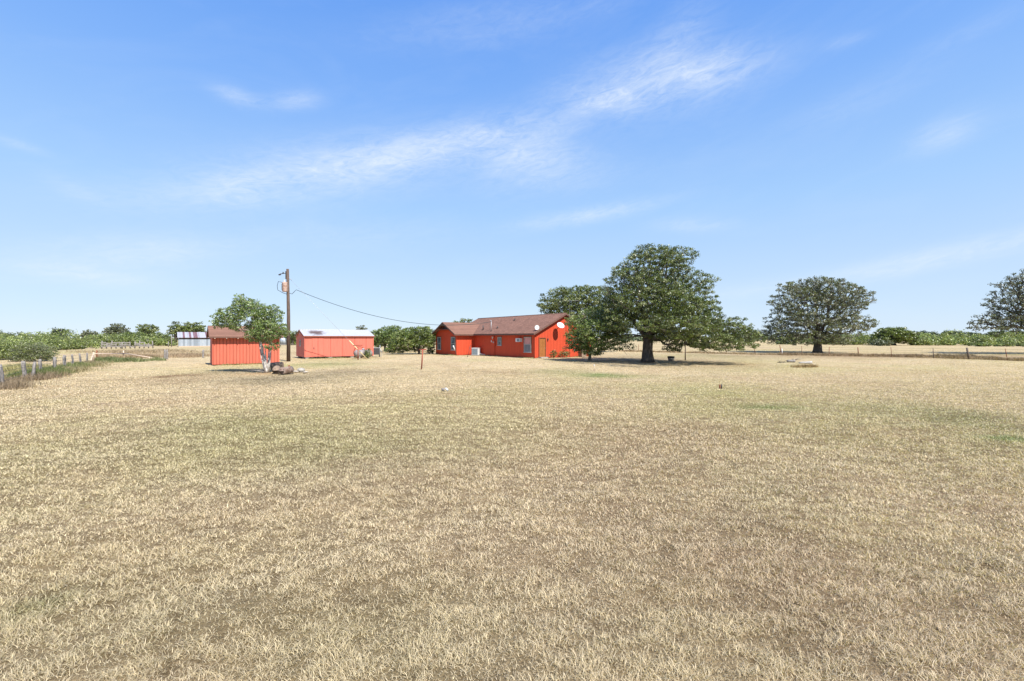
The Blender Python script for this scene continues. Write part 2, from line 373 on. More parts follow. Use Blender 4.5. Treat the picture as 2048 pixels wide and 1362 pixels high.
# corner boards
for (cx, cy) in ((-.015, -.015), (W-.09, -.015), (WX-.015, W0-.015), (WX-.015, W1-.08)):
    MB().box(cx, cx+.105, cy, cy+.105, 0, wh-.03).build('corner_board', M['house'], hs)
rf = MB(); T = .1
def roofslab(poly): rf.slab(poly, (0,0,-T))
E = .4; y0, y1 = -.35, LN + .35
roofslab([(-E,y0,rt(-E)),(RX,y0,rt(RX)),(RX,y1,rt(RX)),(-E,y1,rt(-E))])
rz2 = rt(RX)
roofslab([(RX,y0,rz2),(W+E,y0,rt(-E)),(W+E,y1,rt(-E)),(RX,y1,rz2)])
roof = rf.build('roof', M['shingle'], hs)
rf = MB(); wxo = WX - .5; ez = rt(-E); wr = 2.52 + SL * (WY - W0 + .4); xv = -.4 + (wr - 2.52) / SL
roofslab([(wxo,W0-.4,ez+.004),(-E,W0-.4,ez+.004),(xv,WY,wr+.004),(wxo,WY,wr+.004)])
roofslab([(wxo,WY,wr+.004),(xv,WY,wr+.004),(-E,W1+.4,ez+.004),(wxo,W1+.4,ez+.004)])
rf.build('wing_roof', M['shingle'], hs)
fb = MB()
fb.box(-E-.025,-E-.002, y0, W0-.40, ez-.18, ez-.012); fb.box(wxo, -E-.03, W0-.43, W0-.403, ez-.18, ez-.012)
fb.box(W+E+.002, W+E+.025, y0, y1, ez-.18, ez-.012)
for (xa, za, xb, zb_) in ((-E, ez, RX, rz2), (W+E, ez, RX, rz2)):
    for yy in (y0-.028, y1+.003): fb.slab([(xa,yy,za-.19),(xb,yy,zb_-.19),(xb,yy,zb_-.006),(xa,yy,za-.006)], (0,.025,0))
for (ya, yb) in ((W0-.4, WY), (W1+.4, WY)):
    fb.slab([(wxo-.028,ya,ez-.18),(wxo-.028,yb,wr-.18),(wxo-.028,yb,wr+.0),(wxo-.028,ya,ez+.0)], (.025,0,0))
fb.build('fascia', M['fascia'], hs)
# wing gable louvre and collar trim
MB().slab([(WX-.04,WY-1.15,3.10),(WX-.04,WY+1.15,3.10),(WX-.04,WY,wr-.22)], (.035,0,0)).build('gable_vent', M['soffit'], hs)
MB().box(wxo+.02,WX-.045,WY-1.28,WY+1.28,3.02,3.09).build('collar_trim', M['trimred'], hs)
MB().tube([(RX, y0, rz2+.0), (RX, y1, rz2+.0)], .05, 6).build('ridge_cap', M['fascia'], hs)

def win_x(xp, ya, yb, za, zb, split=None, curtain=False, sgn=-1):   # window in a wall facing local -x
    f = MB(); t = .06; x0_, x1_ = xp - .05, xp + .03
    f.box(x0_, x1_, ya, ya+t, za, zb); f.box(x0_, x1_, yb-t, yb, za, zb); f.box(x0_, x1_, ya+t, yb-t, zb-t, zb)
    f.box(x0_, x1_, ya+t, yb-t, za, za+t)
    zm = split if split else (za+zb)/2
    f.box(x0_, x1_, ya+t, yb-t, zm-.025, zm+.025)
    w = f.build('window', M['wframe'], hs)
    MB().box(xp-.012, xp+.0, ya+t, yb-t, zm+.025, zb-t).build('pane', M['curtain'] if curtain else M['glass'], w)
    MB().box(xp-.02, xp+.0, ya+t, yb-t, za+t, zm-.025).build('pane', M['screen'] if curtain else M['glass'], w)
    MB().box(xp-.09, xp+.0, ya-.05, yb+.05, za-.05, za-.002).build('sill', M['wframe'], w)
    tr = MB(); q = .09
    for (a1, a2, b1, b2) in ((ya-q, ya-.003, za-.05, zb+q), (yb+.003, yb+q, za-.05, zb+q), (ya-.003, yb+.003, zb+.003, zb+q)):
        tr.box(xp-.03, xp+.001, a1, a2, b1, b2)
    tr.build('trim', M['trimred'], w)
    return w
win_x(0, .56, 1.72, .58, 2.15, 1.38, True)
win_x(0, 5.78, 6.52, 1.22, 2.15)
win_x(WX, W0+.28, W0+1.28, .6, 2.15)
win_x(WX, W0+3.85, W0+4.8, .6, 2.15)
# door on the near gable
d = MB().box(.58,1.40,-.02,0,.05,2.02).box(.66,.95,-.032,-.02,1.15,1.85).box(1.03,1.32,-.032,-.02,1.15,1.85).box(.66,.95,-.032,-.02,.25,1.0).box(1.03,1.32,-.032,-.02,.25,1.0).build('door', M['door'], hs)
MB().tube([(1.33,-.03,1.0),(1.33,-.08,1.0)], .03, 10).build('handle', M['greymetal'], d)
MB().box(.50,.578,-.075,0,.0,2.10).box(1.402,1.48,-.075,0,.0,2.10).box(.578,1.402,-.075,0,2.025,2.10).build('door_frame', M['trimred'], d)
s_ = MB().box(.45,1.55,-.5,-.001,0,.1); s_.build('step', M['concrete'], hs)
MB().box(1.66,1.78,-.12,0,1.8,1.86).tube([(1.72,-.07,1.82),(1.72,-.07,1.98)], [.05,.06], 8).tube([(1.72,-.07,1.98),(1.72,-.07,2.03)], [.07,.01], 8).build('wall_lamp', M['darkmetal'], hs)
# window air conditioner
ac = MB().box(-.36,0,2.05,2.75,1.64,2.02).build('window_air_conditioner', M['white'], hs)
MB().box(-.372,-.36,2.12,2.5,1.69,1.97).build('grille', M['grille'], ac)
# electric meter, conduit, wall light, tap
mt = MB().box(-.14,0,6.98,7.3,1.15,1.75).build('meter_box', M['house'], hs)
MB().tube([(-.14,7.14,1.55),(-.22,7.14,1.55)], .085, 12).build('meter_dial', M['greymetal'], mt)
MB().tube([(-.06,7.14,1.75),(-.06,7.14,2.34)], .03, 8).build('conduit', M['house'], mt)
MB().tube([(-.06,7.05,0),(-.06,7.05,1.15)], .03, 8).build('conduit', M['house'], mt)
MB().box(-.12,0,7.42,7.54,2.0,2.2).tube([(-.1,7.48,2.0),(-.1,7.48,1.9)], [.05,.03], 8).build('wall_light', M['white'], hs)
MB().lathe([(0,.1),(.03,.12),(.06,.08)], (0,7.75,1.66), (-1,0,0), 12).build('wall_cap', M['white'], hs)
# service mast on the roof
mz = rt(.35)
ms = MB().tube([(.35,8.35,mz-.05),(.35,8.35,mz+1.1)], .035, 8).tube([(.35,8.35,mz+1.1),(.33,8.38,mz+1.18),(.25,8.45,mz+1.17)], [.05,.07,.05], 8).build('service_mast', M['greymetal'], hs)
MB().tube([(.35,8.35,mz+.95),(.5,9.0,rt(.5)+.02)], .012, 5).build('brace', M['greymetal'], ms)
MB().lathe([(0,.14),(.04,.13),(.06,.05)], (.35,8.35,mz-.02), (0,0,1), 12).build('flashing', M['darkmetal'], ms)
# roof vents
for (vx, vy, hh_, r_) in ((.7,10.6,.5,.06),(1.0,8.0,.22,.06),(2.9,7.2,.22,.06),):
    z_ = rt(vx) + (.0 if vy < 11 else 0)
    MB().tube([(vx,vy,z_-.05),(vx,vy,z_+hh_)], r_, 10).lathe([(0,.16),(.03,.15),(.05,.07)], (vx,vy,z_), (0,0,1), 12).build('vent_pipe', M['darkmetal'], hs)
# chimney past the ridge
cp = MB().box(6.2,6.9,-.55,-.001,0,4.6).build('chimney', M['stonedark'], hs)
MB().box(6.14,6.96,-.61,.05,4.6,4.7).build('chimney_cap', M['concrete'], cp)
MB().tube([(6.65,-.28,4.7),(6.65,-.28,5.1)], .12, 10).build('flue', M['white'], cp)

# satellite dishes: concave reflector, arm, mount
def dish(name, label, world, R, facing, mount_to, arm):
    t = thing(name, label, 'satellite dish', world, 0)
    f = Vector(facing).normalized(); u = f.cross(Vector((0,0,1))).normalized(); w = u.cross(f)
    vs = []; fs = []; n = 20; rings = 5; c = .22 * R
    for s in (0, 1):
        for i in range(rings + 1):
            r = R * i / rings
            for k in range(n):
                a_ = 2*math.pi*k/n; vs.append(f * (c * (r/R)**2 - s*.012) + u*math.cos(a_)*r*.93 + w*math.sin(a_)*r)
    def id(s, i, k): return s*(rings+1)*n + i*n + k % n
    for s in (0,1):
        for i in range(rings):
            for k in range(n): fs.append((id(s,i,k), id(s,i+1,k), id(s,i+1,k+1), id(s,i,k+1)) if s == 0 else (id(s,i,k+1), id(s,i+1,k+1), id(s,i+1,k), id(s,i,k)))
    for k in range(n): fs.append((id(0,rings,k), id(1,rings,k), id(1,rings,k+1), id(0,rings,k+1)))
    MB().add(vs, fs, True).build('reflector', M['dish'], t)
    tip = f * arm + w * (-R*.35)
    MB().tube([w*(-R*.95), w*(-R*.6)+f*arm*.5, tip], .014, 6).build('feed_arm', M['greymetal'], t)
    MB().tube([tip - f*.02, tip - f*.12], [.035,.045], 8).build('receiver', M['greymetal'], t)
    mp = Vector(mount_to) - Vector(world)
    MB().tube([-f*.02, -f*.12, mp], .028, 8).build('mount', M['darkmetal'], t)
    return t
px_, py_ = loc(HX, HY, .25, -.05)
dish('satellite_dish', 'small round white satellite dish on the roof eave above the house corner', (px_, py_, 3.10), .25, (.05,-.95,.2), (px_+.02, py_+.1, 2.72), .35)
px_, py_ = loc(HX, HY, 2.85, -.75); qx_, qy_ = loc(HX, HY, 2.85, 0)
dish('satellite_dish', 'larger white satellite dish on the sunlit gable wall, half behind leaves', (px_, py_, 3.32), .42, (.25,-.75,.75), (qx_, qy_, 2.9), .45)
# antenna mast
px_, py_ = loc(HX, HY, 4.35, -.55)
am = thing('antenna_mast', 'thin grey antenna mast rising past the gable peak of the house', 'antenna mast', (px_, py_, 0))
MB().tube([(0,0,0),(0,0,6.1)], [.025,.018], 8).build('mast', M['darkmetal'], am)
an = MB().tube([(-.9,.3,6.0),(.9,-.3,6.0)], .010, 6)
for k in range(6):
    t_ = -.85 + k*.34; l = .28 + .05*k
    an.tube([(t_-l*.35, .3*-t_/.9-l, 6.0),(t_+l*.35, .3*-t_/.9+l, 6.0)], .005, 5)
an.build('antenna', M['greymetal'], am)

# condenser
px_, py_ = loc(HX, HY, -.75, 9.9)
cu = thing('air_conditioner', 'boxy white outdoor air conditioner standing in the corner of the red wing', 'air conditioner', (px_, py_, 0), A+.6)
MB().box(-.5,.5,-.5,.5,0,.06).build('pad', M['concrete'], cu)
cb = MB().box(-.36,-.3,-.4,.4,.06,.82).box(.34,.4,-.4,.4,.06,.82).box(-.3,.34,.34,.4,.06,.82).box(-.4,.42,-.42,.42,.82,.88).box(-.3,.34,-.4,-.36,.06,.82)
cb.build('casing', M['white'], cu)
MB().box(-.385,-.362,-.34,.34,.12,.76).build('grille', M['grille'], cu)
MB().tube([(.0,-.4,.2),(.0,-.9,.12),(.35,-1.3,.12)], .04, 8).build('pipe', M['white'], cu)

# rod and white pipe before the wing
p = G(935, 713.5); q = PT(941, 690, p.y + .1)
t = thing('metal_rod', 'thin dark metal rod stuck askew in the ground before the wing side wall', 'rod', p)
MB().tube([(0,0,-.05), q - p], .022, 6).tube([(0,0,0),(0,0,.12)], .045, 6).build('shaft', M['darkmetal'], t)
p = G(914, 711.5); q = PT(906, 690, p.y - .3)
t = thing('white_pipe', 'short white pipe leaning by the right wing window', 'pipe', p)
MB().tube([(0,0,0), (q-p)*.52], .02, 6).build('stem', M['darkmetal'], t)
MB().tube([(q-p)*.5, (q-p)*.95], [.06,.07], 8).build('sleeve', M['white'], t)

# ------------------------------------------------------------------ sheds
def shed(name, label, ox, oy, Lx, D, zb, eave, SLs, ovx, ovy, wmat, rmat, tails=False, fascia='fascia'):
    t = thing(name, label, 'shed', (ox, oy, 0), A)
    rise = SLs * (D/2); hw = eave
    w = MB(); w.box(0,Lx,0,.1,zb,hw); w.box(0,Lx,D-.1,D,zb,hw)
    for xx in (0, Lx-.1):
        w.slab([(xx,.1,zb),(xx,D-.1,zb),(xx,D-.1,hw),(xx,D/2,hw+rise-.03),(xx,.1,hw)], (.1,0,0))
    wo = w.build('wall', wmat, t)
    r = MB(); e = ovy; z0 = hw - SLs*e + .02; zr = hw + rise + .02
    r.slab([(-ovx,-e,z0),(Lx+ovx,-e,z0),(Lx+ovx,D/2,zr),(-ovx,D/2,zr)], (0,0,.07))
    r.slab([(-ovx,D/2,zr),(Lx+ovx,D/2,zr),(Lx+ovx,D+e,z0),(-ovx,D+e,z0)], (0,0,.07))
    r.build('roof', rmat, t)
    f = MB()
    f.box(-ovx,Lx+ovx,-e-.025,-e-.003,z0-.05,z0+.055)
    for xx in (-ovx-.025, Lx+ovx+.003):
        f.slab([(xx,-e,z0-.07),(xx,D/2,zr-.07),(xx,D/2,zr+.06),(xx,-e,z0+.06)], (.022,0,0))
        f.slab([(xx,D+e,z0-.07),(xx,D/2,zr-.07),(xx,D/2,zr+.06),(xx,D+e,z0+.06)], (.022,0,0))
    f.build('fascia', M[fascia], t)
    MB().tube([(-ovx,D/2,zr+.07),(Lx+ovx,D/2,zr+.07)], .03, 6).build('ridge_cap', M[fascia] if tails else rmat, t)
    if tails:
        for k in range(int(Lx/.75)+1):
            xx = .1 + k*.75
            MB().box(xx,xx+.05,-e-.06,-.002,z0-.10,z0-.052+.0).build('rafter_tail', M['palewood'], t)
        MB().box(-.02,.07,-.022,-.001,zb,hw-.06).build('corner_board', wmat, t)
        MB().box(Lx-.07,Lx+.02,-.022,-.001,zb,hw-.06).build('corner_board', wmat, t)
    return t, wo
p = G(425, 730.6)
sh1, _ = shed('garden_shed', 'small faded red shed with brown shingle roof, behind the pale-stemmed tree', p.x, p.y, 4.55, 2.5, .04, 2.28, .5, .22, .38, M['shedwall'], M['shingle'], True)
p = G(609, 717.6)
sh2, _ = shed('storage_shed', 'coral red storage shed with white metal roof and a braced door', p.x, p.y, 6.9, 3.7, .16, 2.22, .33, .10, .12, M['shedplain'], M['patchroof'], False, 'trimred')
for xx in (.1, 2.3, 4.5, 6.5):
    for yy in (.15, 3.2): MB().box(xx,xx+.35,yy-.1,yy+.2,-.03,.155).build('foundation_block', M['concrete'], sh2)
dr = MB().box(.75,1.75,-.02,-.001,.2,2.05); 
do = dr.build('door', M['shedplain'], sh2)
MB().box(.70,.745,-.03,-.001,.18,2.1).box(1.755,1.80,-.03,-.001,.18,2.1).box(.745,1.755,-.03,-.001,2.055,2.1).build('door_frame', M['shedplain'], do)
MB().box(.83,.9,-.06,-.021,.95,1.12).build('handle', M['darkmetal'], do)
b_ = MB(); b_.box(-.02,.06,-.03,-.001,.16,2.15); b_.box(6.84,6.92,-.03,-.001,.16,2.15); b_.box(.06,6.84,-.02,-.001,2.12,2.2); b_.build('corner_board', M['shedplain'], sh2)
wv_ = MB().box(-.03,-.001,1.55,2.1,1.2,1.28).box(-.03,-.001,1.55,1.6,1.28,1.85).box(-.03,-.001,2.05,2.1,1.28,1.85).box(-.03,-.001,1.6,2.05,1.8,1.85).build('window', M['wframe'], sh2)
MB().box(-.012,-.001,1.6,2.05,1.28,1.8).build('pane', M['glass'], wv_)
MB().lathe([(0,.08),(.05,.09),(.07,.03)], (-.0,1.85,2.5), (-1,0,0), 10).build('gable_light', M['white'], sh2)

# grey barn far left
p = G(357, 693.5)
bn = thing('metal_barn', 'long grey sheet metal barn with rust-striped roof, far left beyond the field', 'barn', p, A)
BL, BD = 9.6, 5.0
MB().box(0,BL,0,.1,0,1.95).box(0,BL,BD-.1,BD,0,3.2).slab([(0,.1,0),(0,BD-.1,0),(0,BD-.1,3.2),(0,.1,2.0)], (.1,0,0)).slab([(BL-.1,.1,0),(BL-.1,BD-.1,0),(BL-.1,BD-.1,3.2),(BL-.1,.1,2.0)], (.1,0,0)).build('wall', M['barnwall'], bn)
MB().slab([(-.2,-.35,2.05),(BL+.2,-.35,2.05),(BL+.2,BD+.2,3.35),(-.2,BD+.2,3.35)], (0,0,.05)).build('roof', M['barnroof'], bn)
MB().box(.1,BL-.1,-.02,-.001,1.76,2.0).build('eave_strip', M['soffit'], bn)  # thin dark strip along the wall top, below the roof edge
MB().box(.02,BL-.02,-.03,-.001,0,.14).build('base_board', M['palewood'], bn)
for xx in (-1.9,-1.2): 
    pp = thing('wooden_post', 'grey wooden post standing left of the metal barn' if xx > -1.5 else 'short pale post left of the metal barn, farther from its wall', 'post', (p.x+xx, p.y-.5, 0))
    MB().tube([(0,0,-.1),(0,0,1.2 if xx < -1.5 else 2.6)], .09, 7).build('shaft', M['weathered'], pp)

# ------------------------------------------------------------------ utility pole
P0 = G(577, 722.3); 
up = thing('utility_pole', 'tall brown wooden utility pole with rusty transformer, between the two sheds', 'utility pole', P0)
ptop = H + (HV-538)/F*P0.y
MB().tube([(0,0,-.1),(0,0,ptop*.5),(-.08,0,ptop)], [.165,.14,.115], 12).build('shaft', M['pole'], up)
tz = H + (HV-575)/F*P0.y
MB().lathe([(-.42,.1),(-.40,.2),(-.36,.225),(.34,.225),(.38,.24),(.42,.2),(.46,.05)], (-.16,-.33,tz), (0,0,1), 16).build('transformer', M['transformer'], up)
tr_ = up.children[-1]
MB().lathe([(0,.05),(.03,.07),(.06,.045),(.09,.07),(.12,.045),(.15,.06),(.2,.02)], (-.2,-.33,tz+.44), (0,0,1), 10).build('bushing', M['porcelain'], tr_)
MB().box(-.20,-.10,-.16,-.10,tz-.3,tz+.3).build('bracket', M['darkmetal'], tr_)
MB().box(-.42,-.37,-.38,-.28,tz-.25,tz+.28).build('side_terminals', M['darkmetal'], tr_)
MB().tube([(-.3,-.33,tz+.4),(-.75,-.3,tz+.5),(-.85,-.3,tz+.1),(-.8,-.3,tz-.25),(-.35,-.3,tz-.5),(-.1,-.1,tz-.6)], .022, 6).build('looped_lead', M['black'], up)
MB().tube([(-.1,0,ptop-.35),(-.75,-.05,ptop-.45)], .03, 6).build('insulator_arm', M['darkmetal'], up)
MB().lathe([(0,.04),(.04,.07),(.08,.04),(.12,.08),(.16,.04),(.2,.05)], (-.85,-.06,ptop-.52), (1,.07,.12), 10).build('insulator', M['darkmetal'], up)
MB().lathe([(0,.04),(.05,.07),(.1,.04),(.15,.06)], (-.45,-.05,ptop-.42), (0,0,1), 8).build('insulator', M['darkmetal'], up)
MB().box(-.24,-.18,-.08,.0,ptop-.9,ptop-.2).build('cutout_fuse', M['darkmetal'], up)
MB().tube([(0,0,ptop-.9),(.3,0,ptop-.9)], .02, 5).build('bolt', M['greymetal'], up)
# service cable: droops off the pole, then sags to the mast on the roof
mx_, my_ = loc(HX, HY, .35, 8.35); mst = Vector((mx_, my_, mz + 1.05))
c0 = P0 + Vector((.12,0,H+(HV-586.5)/F*P0.y)); c1 = PT(584, 588, P0.y); c1b = PT(588, 584, P0.y+.1); c2 = PT(592.5, 579.5, P0.y + .2)
pts = [c0, c1, c1b, c2]
for k in range(1, 41):
    s = k/40; q = c2.lerp(mst, s); q.z -= 4*1.45*s*(1-s); pts.append(q)
cab = thing('service_cable', 'dark overhead electric cable sagging from the utility pole to the house roof', 'cable', P0)
MB().tube([p_-P0 for p_ in pts], .023, 6).build('cable', M['black'], cab)
# guy wire with yellow guard, anchored right of the pole
ga = G(735, 719); gt = P0 + Vector((.05,0,H+(HV-556)/F*P0.y))
gw = thing('guy_wire', 'slanting guy wire with pale yellow guard from pole top down past the coral shed', 'guy wire', ga)
MB().tube([(0,0,-.05), gt-ga], .012, 5).build('wire', M['greymetal'], gw)
dv = (gt-ga).normalized(); MB().tube([dv*.05, dv*2.45], .045, 6).build('guard', M['yellow'], gw)

# ------------------------------------------------------------------ clothes line posts
def tpost(u, vb, vt, half, lean, lab, rz=0.15):
    p = G(u, vb); h = (vb-vt)/F*p.y
    t = thing('clothesline_post', lab, 'clothesline post', p, rz, 'rusty red T-shaped clothesline posts')
    MB().tube([(0,0,-.05),(lean,0,h)], .045, 8).build('upright', M['redpipe'], t)
    MB().tube([(lean-half,0,h),(lean+half,0,h+.02)], .04, 8).build('crossbar', M['redpipe'], t)
tpost(716, 719.8, 690.8, .42, 0, 'rusty red T-shaped clothesline post standing before the silver tank')
tpost(843, 737.5, 699.5, .26, .09, 'rusty red T-shaped clothesline post leaning alone on the open lawn', -.3)

# ------------------------------------------------------------------ propane tank etc
tx = G(706, 716.6); R_ = .38; a0 = PT(707.5, 709.3, tx.y-.2); a1 = PT(745, 707.5, tx.y+1.0); L_ = (a1-a0).length
tk = thing('propane_tank', 'faded silver propane tank lying before the coral shed', 'propane tank', (a0.x, a0.y, 0), math.atan2(a1.y-a0.y, a1.x-a0.x))
prof = [(R_*(1-math.cos(x)), R_*math.sin(x)) for x in np.linspace(.05, math.pi/2, 7)]; prof += [(L_-d_, r_) for d_, r_ in prof[::-1]]
MB().lathe(prof, (0,0,R_+.1), (1,0,0), 20).build('shell', M['tank'], tk)
for xx in (.5, L_-.5):
    MB().box(xx-.05,xx+.05,-.28,.28,0,.2).build('leg', M['concrete'], tk)
MB().lathe([(0,.12),(.12,.12),(.15,.1),(.16,.02)], (L_/2,0,R_*2+.08), (0,0,1), 12).build('valve_dome', M['greymetal'], tk)
wl = PT(719, 706.5, tx.y+.7)
t = thing('hoop_wheel', 'rusty red metal hoop standing upright behind the silver tank', 'hoop', (wl.x, wl.y, 0), .3)
R2 = .58; MB().tube([(R2*math.cos(x), .1*math.sin(x), R2+R2*math.sin(x)) for x in np.linspace(0, 2*math.pi, 33)], .028, 6, False).build('rim', M['rust'], t)
g0 = G(745, 714)
t = thing('smoker_grill', 'black open-sided metal box on a frame at the right end of the coral shed', 'metal box', g0, .35)
MB().box(0,.75,0,.03,.25,.95).box(0,.03,.03,.6,.25,.95).box(.72,.75,.03,.6,.25,.95).box(.03,.72,.03,.6,.25,.28).build('box', M['darkmetal'], t)
MB().box(-.04,.79,-.04,.64,.952,1.0).build('lid', M['greymetal'], t)
for xx, yy in ((0,0),(.7,0),(0,.55),(.7,.55)): MB().tube([(xx+.02,yy+.03,0),(xx+.02,yy+.03,.25)], .025, 6).build('leg', M['darkmetal'], t)
MB().tube([(.78,.1,0),(.78,.1,1.3)], .03, 6).tube([(.78,.1,.9),(1.0,.1,.5),(.95,.1,.05),(.78,.1,.08)], .025, 6).build('side_frame', M['greymetal'], t)

# ------------------------------------------------------------------ fences
random.seed(4)
def rough_post(h, r, tilt, n=7, s=0):
    rr = random.Random(s); P_ = []; R = []
    for k in range(6):
        f_ = k/5; P_.append((tilt[0]*f_*h + rr.uniform(-.02,.02), tilt[1]*f_*h + rr.uniform(-.02,.02), -.1+f_*(h+.1))); R.append(r*rr.uniform(.85,1.12)*(1.1-.2*f_))
    R[-1] *= .8; return P_, R
lf = thing('wire_fence', 'old wire fence on weathered grey wooden posts along the left edge', 'fence', G(50, 758))
o = Vector(lf.location); tops = []
LP = [(3,774,729,.17),(50,758.5,722,.14),(83,752,718,.12),(108,747,714,.13),(129,738,710,.12),(146,734.5,708.5,.1),(162,730.5,706.5,.1),(175,727.5,705.5,.1)]
for i, (u, vb, vt, r) in enumerate(LP):
    p = G(u, vb); h = (vb-vt)/F*p.y; r = r*.66
    P_, R = rough_post(h, r, (random.uniform(-.12,.02), random.uniform(-.05,.05)), s=i)
    MB().tube([Vector(x)+p-o for x in P_], R, 7).build('post', M['weathered'], lf); tops.append((p, h))
    if i == 1 or i == 4:
        P_, R = rough_post(h*.95, r*.7, (.1,.05), s=i+50)
        MB().tube([Vector(x)+p-o+Vector((.2 if i == 1 else -.22,.15,0)) for x in P_], R, 6).build('post', M['weathered'], lf)
ext = [(Vector((tops[0][0].x+3, tops[0][0].y-4, 0)), 1.0)] + tops + [(G(187, 724.5), .9)]
for k in range(4):
    MB().tube([p+Vector((0,0,h*(.25+.21*k)))-o for p, h in ext], .007, 4).build('wire', M['darkmetal'], lf)
# pale pipe rail fence
pf = thing('rail_fence', 'pale wooden rail fence section, one rail sloping down to the grass, left middle field', 'fence', G(187, 724.5)); o = Vector(pf.location)
c187 = G(187, 724.5); c247 = G(247, 715.5); c300 = G(299, 719.5)
MB().tube([c187-o, c187-o+Vector((0,0,.85))], .06, 7).build('post', M['palewood'], pf)
MB().tube([PT(180,726,38)-o, PT(186.5,708,c187.y)-o], .05, 6).build('brace', M['palewood'], pf)
b2 = PT(193.5, 700.5, c187.y+1.5); MB().tube([Vector((b2.x,b2.y,0))-o, b2-o], .05, 6).build('post', M['rust'], pf)
MB().tube([c247-o, PT(247,701,c247.y)-o], .055, 7).build('post', M['palewood'], pf)
MB().tube([c300-o, PT(299,713.5,c300.y)-o], .055, 7).build('post', M['palewood'], pf)
MB().tube([PT(188,707.5,c187.y)-o, PT(247,707.3,c247.y)-o], .05, 6).build('rail', M['palewood'], pf)
MB().tube([PT(247,706.3,c247.y-.08)-o, PT(309,716.5,c300.y-.4)-o], .05, 6).build('rail', M['palewood'], pf)
# posts in mid left field
for (u, vb, vt, r, lab) in ((330,718.5,699,.09,'thin grey post, left one of the close pair in the left field'),(334.5,717.5,699,.08,'thin grey post, right one of the close pair in the left field'),(406.5,715,699,.10,'grey wooden post in the field just left of the shingle-roofed shed')):
    p = G(u, vb); t = thing('fence_post', lab, 'fence post', p)
    P_, R = rough_post((vb-vt)/F*p.y, r, (0,0), s=int(u)); MB().tube(P_, R, 7).build('shaft', M['weathered'], t)
# old corral boards
cf = thing('corral_fence', 'old grey board corral fence in front of far left trees', 'fence', G(205, 697)); o = Vector(cf.location)
c0_, c1_ = G(203, 697.3), G(306, 696.3)
for k in range(12):
    s = k/11; p = c0_.lerp(c1_, s); MB().tube([p-o, p-o+Vector((random.uniform(-.2,.2),0,random.uniform(.9,1.6)))], .1, 6).build('post', M['weathered'], cf)
    if k < 11:
        q = c0_.lerp(c1_, (k+1)/11)
        for j in range(3):
            if random.random() < .28: continue
            z = .3+.33*j; dz = random.uniform(-.2,.12)
            MB().slab([p-o+Vector((0,-.13,z)), q-o+Vector((0,-.13,z+dz)), q-o+Vector((0,-.13,z+.22+dz)), p-o+Vector((0,-.13,z+.2))], (0,.04,0)).build('board', M['weathered'], cf)
p = PT(247,684,c0_.y); q = c0_.lerp(c1_,.42); MB().tube([Vector((p.x,p.y-.3,0))-o, p-o-Vector((0,.3,0))], .1, 6).build('post', M['weathered'], cf)
# right field fence
rfn = thing('wire_fence', 'wire fence on thin steel and wood posts crossing behind the oaks to the right edge', 'fence', G(1562, 709)); o = Vector(rfn.location)
RP = [(2015,720.3,697,.03,'rust'),(1938,718,695.5,.09,'fencewood'),(1867,716,695.5,.035,'fencewood'),(1783,713.5,694,.03,'rust'),(1717,711.5,694.5,.05,'rust'),(1658,711,693.5,.035,'rust'),(1604,709.3,691.8,.03,'rust'),(1563,709,690.2,.045,'rust'),(1510,707.5,689.5,.035,'rust'),
      (1453,706,690,.03,'rust'),(1400,704.6,688.5,.04,'rust'),(1335,703,686.8,.08,'fencewood'),(1277,702,688.6,.03,'rust'),(1240,701,687,.03,'rust')]
M['fencewood'] = mottled('dark_fence_wood', (.10,.08,.065), (.2,.16,.13), 9, .95, .1, 0, .5, (4,4,.6))
tp = []
for i, (u, vb, vt, r, mm) in enumerate(RP):
    p = G(u, vb); h = (vb-vt)/F*p.y; lean = -.12 if i in (0,1,7) else random.uniform(-.06,.02)
    MB().tube([p-o+Vector((0,0,-.05)), p-o+Vector((lean*h*1.6,0,h))], [r, r*.9], 6).build('post', M[mm], rfn); tp.append((p, h))
tp = [(G(2200,726),1.1)] + tp
for k in range(4): MB().tube([p-o+Vector((0,0,h*(.25+.22*k))) for p, h in tp], .007, 4).build('wire', M['darkmetal'], rfn)
p = G(1564.5, 709.8); t = thing('fence_post', 'short white post beside a rusty post of the right fence, left of the domed oak', 'fence post', p)
MB().tube([(0,0,-.05),(-.02,0,.75)], .045, 7).build('shaft', M['white'], t)
# lone poles near the big oak
for (u, vb, vt, r, mm, nm, lab) in ((1370.5,720.5,686,.055,'pole','wooden_post','slim brown pole under the right limbs of the big oak'),(1195.5,709.5,684,.09,'bark','wooden_post','dark post below the low light green tree, left of the big oak trunk'),
                        (1188.5,741,729,.022,'palewood','marker_stake','short pale marker stake in the lawn in front of the big oak shadow')):
    p = G(u, vb); t = thing(nm, lab, 'stake' if 'stake' in nm else 'post', p)
    MB().tube([(0,0,-.05),(.01,0,(vb-vt)/F*p.y)], [r, r*.85], 8).build('shaft', M[mm], t)
    if 'stake' in nm: MB().box(-.035,.035,-.03,.03,.30,.38).build('head', M['white'], t)
p = G(1439.5, 776.3); t = thing('marker_stake', 'tiny dark stump of a stake in the open grass, right of centre', 'stake', p)
MB().tube([(0,0,-.05),(0,0,.15)], [.03,.035], 8).build('shaft', M['rust'], t); MB().tube([(.07,0,-.02),(.075,0,.16)], [.03,.025], 7).build('stub', M['darkmetal'], t)
p = G(888, 782); t = thing('broken_pipe', 'small broken white and grey pipe lump lying in the middle of the grass', 'debris', p)
MB().tube([(-.10,0,.05),(.02,.02,.06)], [.05,.06], 8).build('grey_piece', M['weathered'], t)
MB().tube([(.06,.02,.1),(.16,-.04,.03)], [.045,.04], 8).build('white_piece', M['white'], t)
